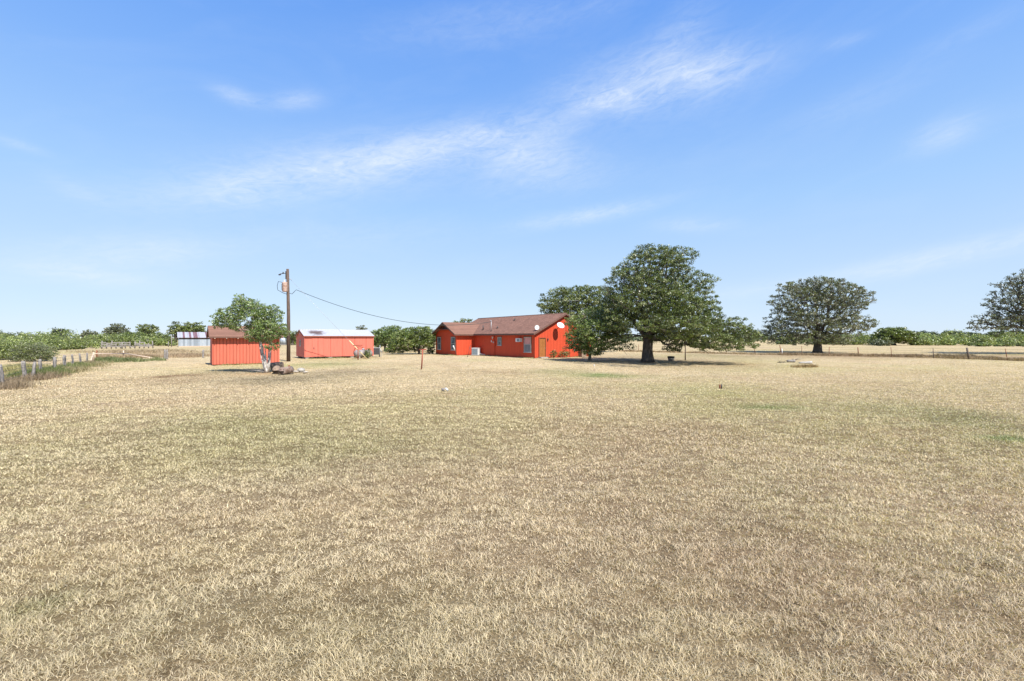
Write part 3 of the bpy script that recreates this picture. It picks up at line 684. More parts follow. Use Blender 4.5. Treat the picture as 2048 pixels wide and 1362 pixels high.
# tub with tyre
p = G(1342, 721); t = thing('tire_planter', 'black tyre lying on a pale round tub at the edge of the oak shade', 'tyre planter', p)
MB().lathe([(0,.20),(.04,.25),(.22,.29),(.24,.28)], (0,0,0), (0,0,1), 18).build('tub', M['concrete'], t)
MB().tube([(.24*math.cos(x), .24*math.sin(x), .31) for x in np.linspace(0, 2*math.pi, 25)], .085, 10, False).build('tire', M['rubber'], t)

# logs, stones, barrels
M['bleached'] = mottled('bleached_wood', (.30,.28,.25), (.48,.46,.42), 6, .8, .2, 0, .4, (1,6,6))
def rock(name, p, r, mat, label, cat, seed, sq=(1,1,.6), group=None):
    import bmesh
    rr = random.Random(seed); bm = bmesh.new(); bmesh.ops.create_icosphere(bm, subdivisions=2, radius=r)
    for v_ in bm.verts:
        k = 1 + .28*(vnoise(np.array([v_.co.x/r*1.3+seed]), np.array([v_.co.y/r*1.3+v_.co.z/r*2]), seed)[0]-.5)*2
        v_.co = Vector((v_.co.x*sq[0]*k, v_.co.y*sq[1]*k, v_.co.z*sq[2]*k))
    me = bpy.data.meshes.new(name); bm.to_mesh(me); bm.free(); o_ = link(name, me, mat); o_.location = p + Vector((0,0,r*sq[2]*.6)); o_.rotation_euler = (0,0,rr.uniform(0,6))
    return tag(o_, label, cat, group)
def log(name, p, a_, b_, r0, r1, mat, label, cat='log', endmat=None):
    t = thing(name, label, cat, p); a_ = Vector(a_); b_ = Vector(b_)
    rr = random.Random(int(p.x*100)); pts = []; rs = []
    for k in range(7):
        s = k/6; pts.append(a_.lerp(b_, s)+Vector((rr.uniform(-.02,.02),rr.uniform(-.02,.02),rr.uniform(-.01,.01)))); rs.append(r0+(r1-r0)*s)
    MB().tube(pts, rs, 10).build('trunk_piece', mat, t)
    if endmat: 
        d_ = (a_-b_).normalized(); MB().tube([a_+d_*.004, a_-d_*.02], r0*.86, 10).build('cut_end', endmat, t)
    return t
p = G(1612, 728); log('bleached_log', p, (-.5,.1,.09), (.45,.0,.13), .06, .11, M['bleached'], 'thick bleached white log lying in the right lawn')
p = G(1583, 725); t = log('grey_log', p, (-.35,0,.12), (.3,.1,.13), .09, .12, M['weathered'], 'grey weathered log with twigs beside the white log')
for k in range(7): MB().tube([(.3,.1,.2),(.3+random.uniform(-.3,.7),.1+random.uniform(-.3,.3),.25+random.uniform(0,.2))], [.02,.006], 5).build('twig', M['barkgrey'], t)
p = G(1562, 725.5); t = thing('fallen_branch', 'small pile of thin dark twigs at the left of the grey log', 'branch', p)
for k in range(9): MB().tube([(random.uniform(-.3,.2),random.uniform(-.1,.1),.02),(random.uniform(-.4,.5),random.uniform(-.2,.2),random.uniform(.05,.25))], [.018,.006], 5).build('twig', M['bark'], t)
p = G(529+50+20, 741.5)
rock('stone_block', G(603,744), .24, M['concrete'], 'largest pale concrete chunk, tilted, right end of the rubble row', 'stone', 5, (1,.8,.75))
for k, (u, v_, r, lab) in enumerate(((592,744.5,.14,'small pale stone next to the large concrete chunk'),(583,745,.15,'flat pale stone in the middle of the rubble row'),(575.5,746,.13,'pale stone nearest the rusty barrels'),(611,745.5,.11,'smallest pale stone at the right of the concrete chunk'))):
    rock('stone', G(u, v_), r, M['stone'], lab, 'stone', 11+k, (1.3,.9,.5))
M['drumgrey'] = mottled('rust_grey_drum', (.15,.085,.055), (.34,.27,.23), 5, .8)
# rusty drums and junk by the tree
def drum(p, axis, R, Ln, mat, label, open_=True, name='rusty_drum'):
    t = thing(name, label, 'drum', p); ax = Vector(axis).normalized(); s0 = Vector((0,0,R*.95))
    pr = [(0,R*.80),(0,R),(Ln*.33,R),(Ln*.34,R*1.04),(Ln*.36,R),(Ln*.66,R),(Ln*.67,R*1.04),(Ln*.69,R),(Ln,R),(Ln,R*.9)]
    m_ = MB(); m_.tube([s0+ax*d_ for d_, r_ in pr], [r_ for d_, r_ in pr], 16, False); m_.tube([s0+ax*.0, s0+ax*Ln], R*.86, 16, False); m_.build('barrel', mat, t)
    MB().tube([s0+ax*Ln*.9, s0+ax*Ln*.93], R*.85, 16).build('bottom', M['rust'], t); return t
jb = G(563, 748.5); drum(jb, (.35,.95,.05), .2, .7, M['drumgrey'], 'grey-brown drum lying with its rusty open end to the viewer')
jb = G(552, 747.5); drum(jb, (-.35,.9,.1), .21, .6, M['stonedark'], 'brown drum lying left of the grey-brown one', name='rusty_drum')
t = thing('rusty_drum', 'dark rusty drum lying behind the two front drums', 'drum', G(553, 741))
MB().lathe([(0,.2),(.02,.24),(.3,.245),(.32,.26),(.34,.245),(.68,.24),(.7,.2)], (-.35,0,.26), (1,.2,.08), 14).build('barrel', M['stonedark'], t)
p = G(577, 745); log('tree_stump', p, (0,0,0), (.02,0,.42), .10, .06, M['rust'], 'short upright rusty brown stump at the right of the drums', 'stump')
p = G(516, 745); t = thing('fallen_branch', 'bare grey fallen branch spread on the shaded ground left of the pale stems', 'branch', p)
for k in range(9):
    a_ = random.uniform(2.6, 3.5); l = random.uniform(.6,1.5); MB().tube([(.5,0,.03),(.5+l*.5*math.cos(a_),.5*l*math.sin(a_),.12),(.5+l*math.cos(a_),l*math.sin(a_)*.8,.05+random.uniform(0,.2))], [.025,.018,.006], 5).build('twig', M['barkgrey'], t)
# pale water tank in far field
p = G(567.5, 690); t = thing('water_tank', 'pale far tank just right of the shingle-roofed shed, beyond the utility pole', 'tank', (p.x, p.y, 0))
MB().lathe([(0,1.0),(1.5,1.0),(1.8,.5),(1.85,.1)], (0,0,.3), (0,0,1), 16).build('tank', M['barnwall'], t)
MB().box(-1.05,1.05,-1.05,1.05,0,.3).build('stand', M['weathered'], t)

# ------------------------------------------------------------------ trees
def poisson(pts, d):
    keep = []; arr = np.empty((0,3))
    for p in pts:
        if len(arr) == 0 or ((arr - p)**2).sum(1).min() > d*d:
            arr = np.vstack([arr, p]); 
    return arr
def leafquads(r, cen, spread, nl, ll, lw, cols, up=.5, jit=.28, flat=.6):
    """leaf rhombs about tuft centres (m,3); spread (m,) ; nl per tuft"""
    m_ = len(cen); n = m_*nl; ci = np.repeat(np.arange(m_), nl)
    d = r.normal(0, 1, (n,3)); d /= np.linalg.norm(d, axis=1)[:,None]
    rr = r.uniform(.1, 1, n)**.55 * spread[ci]
    off = d * rr[:,None]; off[:,2] *= flat
    p = cen[ci] + off
    nrm = d*.8 + r.normal(0, .7, (n,3)) + np.array((0,0,up)); nrm /= np.linalg.norm(nrm, axis=1)[:,None]
    t = r.normal(0, 1, (n,3)); t -= nrm*(t*nrm).sum(1)[:,None]; t /= np.linalg.norm(t, axis=1)[:,None]
    s = np.cross(nrm, t); L1 = ll*r.uniform(.6, 1.35, n); W1_ = lw*r.uniform(.7, 1.3, n)
    V = np.stack([p - t*(L1/2)[:,None], p + s*(W1_/2)[:,None] + nrm*(L1*.08)[:,None], p + t*(L1/2)[:,None], p - s*(W1_/2)[:,None] + nrm*(L1*.08)[:,None]], 1).reshape(-1,3)
    Fc = np.arange(n*4).reshape(-1,4)
    tc = cols[r.integers(0, len(cols), m_)][ci]; lc = tc*(1-.35) + cols[r.integers(0, len(cols), n)]*.35
    lc = lc * r.uniform(1-jit, 1+jit, (n,1))
    return V, Fc, np.repeat(np.clip(lc, .01, .9), 4, 0)
OAK = np.array([(.085,.115,.02),(.145,.18,.035),(.045,.06,.014),(.26,.28,.12),(.11,.145,.022)])
OAKG = np.array([(.155,.165,.085),(.10,.11,.05),(.26,.26,.18),(.16,.18,.05),(.08,.09,.04)])
LIME = np.array([(.20,.27,.06),(.15,.22,.05),(.25,.31,.09),(.12,.18,.045),(.22,.27,.10)])
SCRUB = np.array([(.22,.27,.06),(.27,.31,.085),(.15,.20,.045),(.31,.34,.12),(.12,.15,.05),(.09,.11,.04),(.17,.18,.09)])
DARK = np.array([(.055,.075,.03),(.08,.10,.045),(.10,.12,.06)])
GRYG = np.array([(.17,.19,.10),(.14,.16,.08),(.21,.22,.13)])
def tree(name, label, cat, base, blobs, tuft_d, tuft_r, nl, ll, trunk_r, fork_z, cols, seed, bark='bark', ntry=6000, stems=None, group=None, min_tip=.012, shell=.5, lw=None, gap=0, flat=.6, crown='crown', trunkpts=None):
    r = np.random.default_rng(seed); base = Vector(base); bv = np.array(base)
    t = thing(name, label, cat, base, 0, group)
    B = np.array([(c[0]-base.x, c[1]-base.y, c[2], c[3], c[4], c[5]) for c in blobs]); vol = B[:,3]*B[:,4]*B[:,5]; vol = vol**.75
    k = r.choice(len(B), ntry, p=vol/vol.sum()); d = r.normal(0,1,(ntry,3)); d /= np.linalg.norm(d,axis=1)[:,None]
    rr = r.uniform(0,1,ntry)**shell; c = B[k,:3] + d*rr[:,None]*B[k,3:]
    c = c[c[:,2] > (.35 if fork_z > .9 else .1)]
    if gap > 0:
        gn = fbm(c[:,0]/1.5+c[:,1]/2.2, c[:,2]/1.5-c[:,1]/3, seed, 2); c = c[gn > gap]
    c = poisson(c, tuft_d)
    inner = B[r.choice(len(B), max(8, len(c)//6)), :3] + r.normal(0,.35,(max(8, len(c)//6),3))*B[0,3:]*.5
    if trunkpts is None: trunkpts = [(0,0,0),(0,0,fork_z*.5),(0,0,fork_z)]
    nodes = [np.array(q, float) for q in trunkpts]; par = [-1] + list(range(len(nodes)-1)); pl = [0]
    for i in range(1,len(nodes)): pl.append(pl[-1]+np.linalg.norm(nodes[i]-nodes[i-1])*.2)
    fk = nodes[-1]; n0 = len(nodes); allc = np.vstack([inner, c]); isT = np.r_[np.zeros(len(inner),bool), np.ones(len(c),bool)]
    order = np.argsort(np.linalg.norm(allc-fk,axis=1)); arr = np.zeros((len(allc)*1+n0+10,3)); arr[:n0] = nodes; PL = np.zeros(len(arr)); PL[:n0] = pl
    cnt = n0; par = par + [0]*(len(arr)-n0)
    blocked = np.zeros(len(arr)); blocked[:n0-1] = 1e3
    for oi in order:
        q = allc[oi]; dd = np.linalg.norm(arr[:cnt]-q,axis=1); j = int(np.argmin(dd + .45*PL[:cnt] + blocked[:cnt]))
        arr[cnt] = q; par[cnt] = j; PL[cnt] = PL[j]+dd[j]; cnt += 1
    arr = arr[:cnt]; par = par[:cnt]; tips = np.ones(cnt)
    ch = [[] for _ in range(cnt)]
    for i in range(1,cnt): ch[par[i]].append(i)
    for i in range(cnt-1, 0, -1): tips[par[i]] += tips[i]
    rad_ = np.maximum(trunk_r*(tips/tips[0])**.5, min_tip); rad_[0] = trunk_r*1.35
    if n0 > 2: rad_[1:n0] = np.maximum(rad_[1:n0], trunk_r*.82)
    mb = MB(); starts = [(0, None)]
    while starts:
        i, pp = starts.pop(); chain = [i] if pp is None else [pp, i]
        while ch[chain[-1]]:
            cs = sorted(ch[chain[-1]], key=lambda x: -tips[x]); 
            for z in cs[1:]: starts.append((z, chain[-1]))
            chain.append(cs[0])
        P_ = [Vector(arr[z]) for z in chain]; R_ = [rad_[z] for z in chain]
        if pp is not None: R_[0] = min(R_[0], R_[1]*1.25)
        if len(P_) < 2: continue
        # smooth subdivision with a little wander
        Q = []; RQ = []
        for a in range(len(P_)-1):
            p0 = P_[max(a-1,0)]; p1 = P_[a]; p2 = P_[a+1]; p3 = P_[min(a+2,len(P_)-1)]; ns = 3 if R_[a] > .03 else 2
            for s in range(ns):
                x = s/ns; q = .5*((2*p1)+(p2-p0)*x+(2*p0-5*p1+4*p2-p3)*x*x+(3*p1-3*p2+p3-p0)*x**3)
                if s: q = q + Vector(r.normal(0, .03, 3))*(p2-p1).length
                Q.append(q); RQ.append(R_[a]*(1-x)+R_[a+1]*x)
        Q.append(P_[-1]); RQ.append(R_[-1])
        if pp is None and i == 0: RQ[0] = trunk_r*1.5
        mb.tube(Q, RQ, 10 if max(RQ) > .12 else (6 if max(RQ) > .04 else 4), True)
    mb.build('trunk', M[bark], t)
    sp = tuft_r*r.uniform(.6,1.25,len(c))
    V, Fc, cc = leafquads(r, c, sp, nl, ll, lw or ll*.5, cols, flat=flat)
    link(crown, np_mesh(crown, V, Fc, cc), M['leaf'], t)
    return t
def BL_(u, v, ru, rv, Y, ry):
    q = PT(u, v, Y); s = Y/F; return (q.x, q.y, q.z, ru*s, ry, rv*s)

# the big oak
b0 = G(1295, 724); Yo = b0.y
tree('oak_tree', 'biggest oak, tall dense green crown on a thick trunk with long low right limbs', 'oak tree', b0,
  [BL_(1315,530,70,40,Yo,3.2),BL_(1290,515,30,26,Yo,2),BL_(1350,520,50,28,Yo,2.2),BL_(1250,560,42,30,Yo-.5,2.2),BL_(1222,555,22,14,Yo-.5,1.2),BL_(1392,570,38,32,Yo+.4,2.5),BL_(1400,615,30,30,Yo,2.3),
   BL_(1300,590,85,45,Yo-1,4),BL_(1370,610,60,48,Yo-1.5,3.5),BL_(1245,610,42,35,Yo-.5,3),BL_(1235,650,36,26,Yo-.5,2.5),BL_(1335,660,55,26,Yo-1.5,2.6),BL_(1400,668,55,28,Yo-1,2.8),
   BL_(1455,672,42,26,Yo-2,2.6),BL_(1494,680,26,24,Yo-2.6,2.2),BL_(1465,652,34,18,Yo-2,1.6),BL_(1440,690,40,12,Yo-3,2),BL_(1350,690,26,12,Yo-1.2,1.2),BL_(1305,655,32,22,Yo+2.5,2.5),BL_(1300,640,40,25,Yo+.5,3),BL_(1320,560,70,45,Yo+1.5,3.5),BL_(1290,600,60,35,Yo-4,2.2),BL_(1350,615,55,35,Yo-4.2,2.2),BL_(1380,665,45,22,Yo-4,2.2),BL_(1420,640,30,16,Yo-1.5,2),BL_(1330,648,70,18,Yo-6,2.2),
   BL_(1238,672,22,16,Yo-.3,1.6),
   BL_(1440,655,40,22,Yo-1.5,2),BL_(1480,690,34,13,Yo-3,1.8),BL_(1450,680,50,20,Yo-4,1.6),BL_(1500,672,22,20,Yo-3.4,1.5),BL_(1420,690,40,12,Yo-3.5,1.5),BL_(1470,660,36,18,Yo-3.2,1.5),BL_(1400,652,45,20,Yo-5,2),BL_(1212,575,16,12,Yo-1,1),BL_(1418,560,14,14,Yo,1.2)],
  .40, .33, 58, .122, .42, 2.1, OAK, 3, ntry=16000, lw=.074, gap=.405)
tree('leafy_tree', 'low light green leafy tree between the red gable and the big oak', 'tree', (7.15, 41.8, 0),
  [BL_(1172,655,34,28,41.6,1.6),BL_(1192,638,34,24,41.8,1.8),BL_(1218,655,32,28,41.2,1.9),BL_(1160,682,26,20,41.2,1.4),BL_(1200,690,46,13,40.2,1.8),BL_(1236,690,28,12,39.8,1.4),BL_(1252,697,16,7,39.4,.9),BL_(1148,644,16,16,41.8,.9),BL_(1141,670,12,18,41.4,.7),BL_(1150,694,22,10,41.2,1.0),BL_(1190,665,40,26,39.6,1.4),BL_(1182,704,24,7,40.6,1.2)],
  .36, .34, 46, .13, .13, 1.0, np.vstack([OAK*1.35, LIME[:2]*.85]), 12, ntry=5000, lw=.08, bark='barkgrey', gap=.33)
# tree behind the house
yb = 66; tree('oak_tree', 'rounded oak rising behind the house roof beside the antenna mast', 'oak tree', (8.8, yb, 0),
  [BL_(1125,603,48,32,yb,3.4),BL_(1110,618,38,22,yb,3),BL_(1165,600,40,30,yb,3.2),BL_(1200,612,42,40,yb,3.4),BL_(1150,630,60,25,yb,3.5),BL_(1225,640,40,30,yb,3)],
  .62, .58, 40, .24, .35, 2.5, OAK, 8, ntry=4000, lw=.14, gap=.34)
# low tree beside the gable
# domed oak
b2 = G(1635, 705); Y2 = b2.y
tree('oak_tree', 'wide domed grey-green oak with visible bare limbs standing alone beyond the right fence', 'oak tree', b2,
  [BL_(1640,590,68,36,Y2,4.5),BL_(1600,605,55,36,Y2,4.5),BL_(1690,598,42,34,Y2,4),BL_(1575,640,38,30,Y2,4),BL_(1555,665,26,20,Y2,3),BL_(1630,640,75,30,Y2-1,4.5),BL_(1695,648,42,20,Y2,3.6),
   BL_(1722,652,20,10,Y2,2),BL_(1722,604,22,12,Y2,2),BL_(1600,575,40,18,Y2,3),BL_(1542,672,18,14,Y2,2),BL_(1600,672,50,18,Y2-1,3.5),BL_(1670,675,45,15,Y2-1.5,3)],
  .60, .46, 40, .19, .46, 2.6, OAKG, 21, ntry=7000, lw=.11, gap=.38, min_tip=.03)
# right edge oak
Y3 = 58; tree('oak_tree', 'spreading oak with layered dark limbs cut off by the right edge of the picture', 'oak tree', (67.5, Y3, 0),
  [BL_(2085,620,80,42,Y3,4.5),BL_(2020,638,60,14,Y3,3.5),BL_(1975,652,34,11,Y3,2.5),BL_(2028,604,36,20,Y3,3.5),BL_(2052,575,44,26,Y3,4),BL_(2100,560,60,30,Y3,4),BL_(2160,620,70,60,Y3,5),BL_(2030,655,40,8,Y3,2.5)],
  .60, .44, 30, .18, .5, 2.8, OAKG*.85, 25, ntry=7000, lw=.11, gap=.38, min_tip=.035)
# small pale-stemmed tree
b4 = G(533, 745); Y4 = b4.y
tree('young_tree', 'small bright green tree with several white stems in front of the shingle-roofed shed', 'tree', b4,
  [BL_(500,640,52,26,Y4,1.0),BL_(535,660,40,22,Y4-.4,.8),BL_(495,622,36,26,Y4,.9),BL_(484,603,18,16,Y4,.5),BL_(458,636,30,22,Y4,.8),BL_(445,645,18,12,Y4,.5),BL_(520,630,32,24,Y4,.8),BL_(546,632,20,22,Y4,.6),BL_(540,658,32,18,Y4,.8),BL_(500,652,36,18,Y4,.8),BL_(566,664,14,8,Y4,.4),BL_(470,648,24,12,Y4,.5),BL_(515,676,26,10,Y4,.5),BL_(545,690,16,10,Y4-.3,.4)],
  .19, .19, 30, .085, .075, 1.3, LIME*.9, 33, bark='barkwhite', ntry=5000, lw=.055, gap=.31, min_tip=.006, trunkpts=[(0,0,0),(-.12,0,.7),(-.25,0,1.5),(-.42,0,2.1)])
tt = [o_ for o_ in bpy.data.objects if o_.name.startswith('young_tree')][0]
for (a_, m_, e_, r0) in (((.05,0,0),(.1,.05,.9),(.15,.1,1.9),.06),((-.08,.03,0),(-.3,0,.9),(-.42,0,1.7),.05),((.1,.02,.0),(.22,0,.9),(.3,0,1.8),.05),((-.02,-.05,0),(0,-.05,.8),(-.1,0,1.6),.05)):
    MB().tube([a_, Vector(a_).lerp(Vector(m_), .5), m_, e_], [r0*1.3, r0, r0*.8, r0*.4], 8).build('stem', M['barkwhite'], tt)
# spreading shrub left of the house
b5 = G(838, 708); Y5 = b5.y
tree('large_shrub', 'wide round green shrub on dark forked stems at the left end of the house', 'shrub', b5,
  [BL_(825,678,40,24,Y5,2.2),BL_(845,668,26,17,Y5,1.8),BL_(800,690,24,16,Y5,1.6),BL_(858,682,12,14,Y5,1.4),BL_(785,698,14,9,Y5,1)],
  .36, .34, 42, .16, .14, .5, np.vstack([OAK*1.35, LIME[1:2]*.8]), 37, ntry=2500, lw=.10, gap=.28)
b6 = G(770, 703)
tree('large_shrub', 'yellow-green bushy tree behind the right end of the coral shed', 'shrub', b6,
  [BL_(775,672,30,20,b6.y,2.4),BL_(755,678,22,17,b6.y,2),BL_(790,668,20,16,b6.y,2)],
  .5, .48, 40, .22, .16, .8, LIME*.75, 39, ntry=1500, lw=.14)
b7 = G(866, 707); tree('large_shrub', 'narrow green shrub close against the left corner of the wing', 'shrub', b7, [BL_(864,690,8,14,b7.y,.6),BL_(862,700,8,9,b7.y,.6)], .25,.22,34,.12,.05,.4, OAK*1.2, 40, ntry=400, lw=.07)
b8 = G(70, 722)
tree('large_shrub', 'rounded grey-green bush rising behind the wooden posts at the left', 'shrub', b8,
  [BL_(75,702,30,18,b8.y,1.3),BL_(55,700,25,18,b8.y,1.3),BL_(92,708,14,12,b8.y,.9),BL_(45,712,22,12,b8.y,1),BL_(65,716,34,8,b8.y,1.2),BL_(85,714,22,8,b8.y,1)], .26,.26,40,.10,.06,.5, np.vstack([GRYG,SCRUB[:2]*.8])*.95, 43, ntry=1600, lw=.05, bark='barkgrey')
b9 = G(1787, 690.5)
tree('oak_tree', 'small round oak with short trunk in the far right field', 'oak tree', b9,
  [BL_(1787,670,32,15,b9.y,4.5),BL_(1765,676,18,11,b9.y,3),BL_(1810,676,17,12,b9.y,3)], .8,.75,50,.38,.5,1.6, OAK*1.15, 47, ntry=1500, lw=.26)
b10 = G(1765, 691.5)
tree('large_shrub', 'low dull green bush just left of the small round oak', 'shrub', b10, [BL_(1765,686,20,5,b10.y,2.2),BL_(1757,684,10,6,b10.y,1.4)], .6,.55,36,.3,.05,.2, GRYG*.8, 48, ntry=500, lw=.2)
# plants at the foot of the gable
px_, py_ = loc(HX, HY, 1.75, -.9)
tree('small_shrub', 'small dark shrub beside the orange-brown house door', 'shrub', (px_, py_, 0), [(px_,py_,.45,.35,.35,.38)], .15,.16,26,.08,.02,.1, OAK*.9, 50, ntry=200)
px_, py_ = loc(HX, HY, 3.6, -.6)
tree('small_shrub', 'low green shrub under the larger satellite dish', 'shrub', (px_, py_, 0), [(px_,py_,.42,.6,.4,.36)], .17,.18,26,.08,.02,.1, OAK*1.1, 51, ntry=260)
px_, py_ = tx.x+1.45, tx.y-.1
tree('small_shrub', 'weedy green shrub growing over the middle of the silver tank', 'shrub', (px_, py_, 0), [(px_,py_,.5,.3,.3,.45),(px_+.15,py_,.85,.25,.2,.2)], .15,.16,24,.08,.02,.1, OAK*1.3, 52, ntry=300)

# distinct background trees: (u, v base, v top, half width px, label, palette)
BT = [(927,691,629,22,'distant round oak peeking over the brown wing roof',OAK),
      (118,686,654,15,'small dark tree poking above the scrub at far left',DARK),(235,686,646,22,'thin-crowned grey tree above the left scrub',GRYG*.8),(297,687,643,20,'taller dark tree with open crown behind the corral fence',OAK),
      (352,687,642,15,'tall narrow tree just left of the metal barn',OAK),(383,687,638,24,'broad tall tree directly behind the metal barn',OAK*1.1),(262,690,660,24,'bright green tree behind the corral fence',LIME*.7),
      (323,690,666,16,'low green tree right of the corral fence',LIME*.65),(723,688,648,10,'small far tree above the right end of the white metal roof',GRYG*.8),(585,690,660,14,'green tree between the utility pole and the coral shed',OAK),
      (10,684,664,16,'dark far tree at the left edge above the scrub',DARK),(180,687,657,16,'slight grey tree in the middle of the left scrub',GRYG*.8),
      (1846,684,660,24,'dark far tree in the right skyline just right of the small round oak',DARK*1.1),(1905,684,659,22,'dark rounded far tree left of the right edge oak',DARK*1.1),
      (2010,688,657,34,'dark broad tree low behind the limbs of the right edge oak',OAK),(1500,686,657,24,'far tree showing between the big oak and the domed oak',DARK*1.1),(1940,684,662,20,'low dark far tree under the tips of the right edge oak',DARK*1.2)]
rB = random.Random(9)
for i, (u, vb, vt, hw, lab, pal) in enumerate(BT):
    p = G(u, vb); Yb = p.y; vm = (vt+vb)/2; hgt = vb-vt; bl = []
    for k in range(5):
        a_ = (k-2)/2; bl.append(BL_(u+a_*hw*.62+rB.uniform(-2,2), vt+hgt*(.32+.12*abs(a_))+rB.uniform(-2,2), hw*rB.uniform(.38,.55), hgt*rB.uniform(.2,.3), Yb, hw*.5*Yb/F))
    bl.append(BL_(u, vt+hgt*.5, hw*.8, hgt*.22, Yb, hw*.6*Yb/F)); s = Yb/F
    tree('background_tree', lab, 'tree', p, bl, s*4.5, s*4.6, 30, s*2.6, s*2.2, H+(HV-(vt+hgt*.72))/F*Yb, pal, 60+i, ntry=700, lw=s*1.7, gap=.3 if pal is not GRYG else .4, group='separate trees along the skyline', min_tip=s*.25)

# masses of scrub
def mass(name, label, spans, pal, seed, dens, leafpx, cat='scrub'):
    """spans: (u0, v0base, u1, v1base, v0top, v1top, count): rows of low bushes"""
    r = np.random.default_rng(seed); Vs = []; Fs = []; Cs = []; off = 0
    for (u0, vb0, u1, vb1, t0, t1, cnt) in spans:
        for k in range(cnt):
            s = r.uniform(); u = u0+(u1-u0)*s; vb = vb0+(vb1-vb0)*s + r.uniform(-.6,.6); vt = t0+(t1-t0)*s + r.normal(0, .27)*(vb-t0-(t1-t0)*s)
            p = G(u, max(vb, 678.5)); sc = p.y/F; h = max(.6, H+(HV-vt)*sc); wd = h*r.uniform(.6,1.2)
            nt_ = int(dens*r.uniform(.8,1.2)); d = r.normal(0,1,(nt_,3)); d /= np.linalg.norm(d,axis=1)[:,None]; d[:,2] = np.abs(d[:,2])
            rr = r.uniform(.35,1,nt_)**.5; cen = np.array((p.x,p.y,h*.12)) + d*rr[:,None]*np.array((wd,wd,h*.85))
            ll = leafpx*sc; V, Fc, cc = leafquads(r, cen, np.full(nt_, wd*.22), 9, ll, ll*.65, pal*r.uniform(.75,1.2), flat=.8)
            Vs.append(V); Fs.append(Fc+off); Cs.append(cc); off += len(V)
    o_ = link(name, np_mesh(name, np.vstack(Vs), np.vstack(Fs), np.vstack(Cs)), M['leaf']); tag(o_, label, cat, kind='stuff'); return o_
mass('scrub_thicket', 'bright green scrub thicket filling the left side behind the post fence', [(-80,722,75,716,690,686,20),(-60,712,80,708,686,684,18),(-60,704,200,697,677,680,40),(-80,692,210,692,672,671,60),(200,692,350,691,672,674,22)], SCRUB*1.12, 71, 70, 2.6)
mass('scrub_thicket', 'pale yellow-green scrub thicket at the far right field edge', [(1815,690.3,2120,690.5,678,668,50),(1840,687,2120,688,672,667,40),(1930,692,2120,693,686,684,25),(1660,689,1760,689.5,672,673,22),(1560,688.5,1660,688.5,676,674,16)], SCRUB*1.25, 73, 60, 2.6)
mass('far_treeline', 'low dark treeline along the whole horizon', [(-100,680.5,2150,680.5,669.5,668,230),(1220,682.5,1320,682.5,672,672,12),(1440,683,1700,683,667,669,22)], DARK*1.5, 75, 26, 3.2, 'treeline')
mass('far_treeline', 'greener mid-distance bushes along the field edge left of the house', [(570,689,600,689,672,672,8),(730,687,800,687,668,668,14),(590,687,870,686,671,671,30)], OAK*1.5, 77, 45, 2.8, 'treeline')

# weeds and tall grass
def weeds(name, label, segs, seed):
    global rng; rng = np.random.default_rng(seed); P_ = []; Hh = []; Ww = []; Cc = []
    for (p, q, wid, n, hmin, hmax, col, var) in segs:
        s = rng.uniform(0,1,n); d = np.array((q.x-p.x, q.y-p.y)); d_ = d/np.linalg.norm(d); nn = np.array((-d_[1], d_[0])); o_ = rng.normal(0, wid/2, n)
        x = p.x+d[0]*s+nn[0]*o_; y = p.y+d[1]*s+nn[1]*o_
        cl_ = fbm(x/1.2, y/1.2, seed, 2); k = rng.uniform(0,1,n) < np.clip((cl_-.35)*4, .05, 1); x = x[k]; y = y[k]; cl_ = cl_[k]
        m_ = len(x); P_.append(np.stack([x,y,np.full(m_,-.03)],1)); Hh.append(rng.uniform(hmin,hmax,m_)*(.5+cl_)); Ww.append(.0007*y*rng.uniform(.7,1.4,m_)); Cc.append(np.array(col)*rng.uniform(1-var,1+var,(m_,1)))
    n = sum(map(len, Hh)); me = blades(n, np.vstack(P_), np.concatenate(Hh), np.concatenate(Ww), np.clip(rng.normal(.45,.22,n),0,.95), np.clip(np.vstack(Cc),.01,.9), name)
    return tag(link(name, me, M['blade']), label, 'weeds', kind='stuff')
a1_, a2_, a3_ = G(-10, 780), G(100, 748), G(185, 726)
weeds('weeds', 'tall dry and green weeds along the left post fence', [(a1_,a2_,1.0,8000,.15,.42,(.28,.21,.14),.4),(a2_,a3_,1.4,8000,.12,.36,(.30,.25,.14),.4),(G(50,757),G(112,747),.8,6000,.2,.5,(.15,.18,.06),.4),
      (G(120,741),G(170,731),.8,4000,.2,.45,(.17,.19,.07),.4),(G(190,724),G(330,720),1.5,12000,.15,.55,(.17,.19,.08),.4),(G(195,716),G(420,712),3,9000,.15,.5,(.36,.26,.17),.3),(G(195,706),G(350,702),8,8000,.2,.5,(.38,.29,.19),.3),(G(-60,745),G(90,735),2.5,8000,.2,.5,(.34,.30,.14),.3)]
      + [(Vector((*loc(*q_), 0)), Vector((*loc(*w_), 0)), .12, n_, .05, .17, (.33,.31,.15), .4) for q_, w_, n_ in
         (((sh1.location.x, sh1.location.y, -.1, -.08), (sh1.location.x, sh1.location.y, 4.6, -.08), 700),
          ((sh2.location.x, sh2.location.y, -.1, -.1), (sh2.location.x, sh2.location.y, 6.9, -.1), 900),
          ((HX, HY, -.1, .1), (HX, HY, -.1, 11.4), 1200), ((HX, HY, -2.6, 11.4), (HX, HY, -2.6, 16.7), 500), ((HX, HY, .1, -.1), (HX, HY, 8, -.1), 900))], 81)
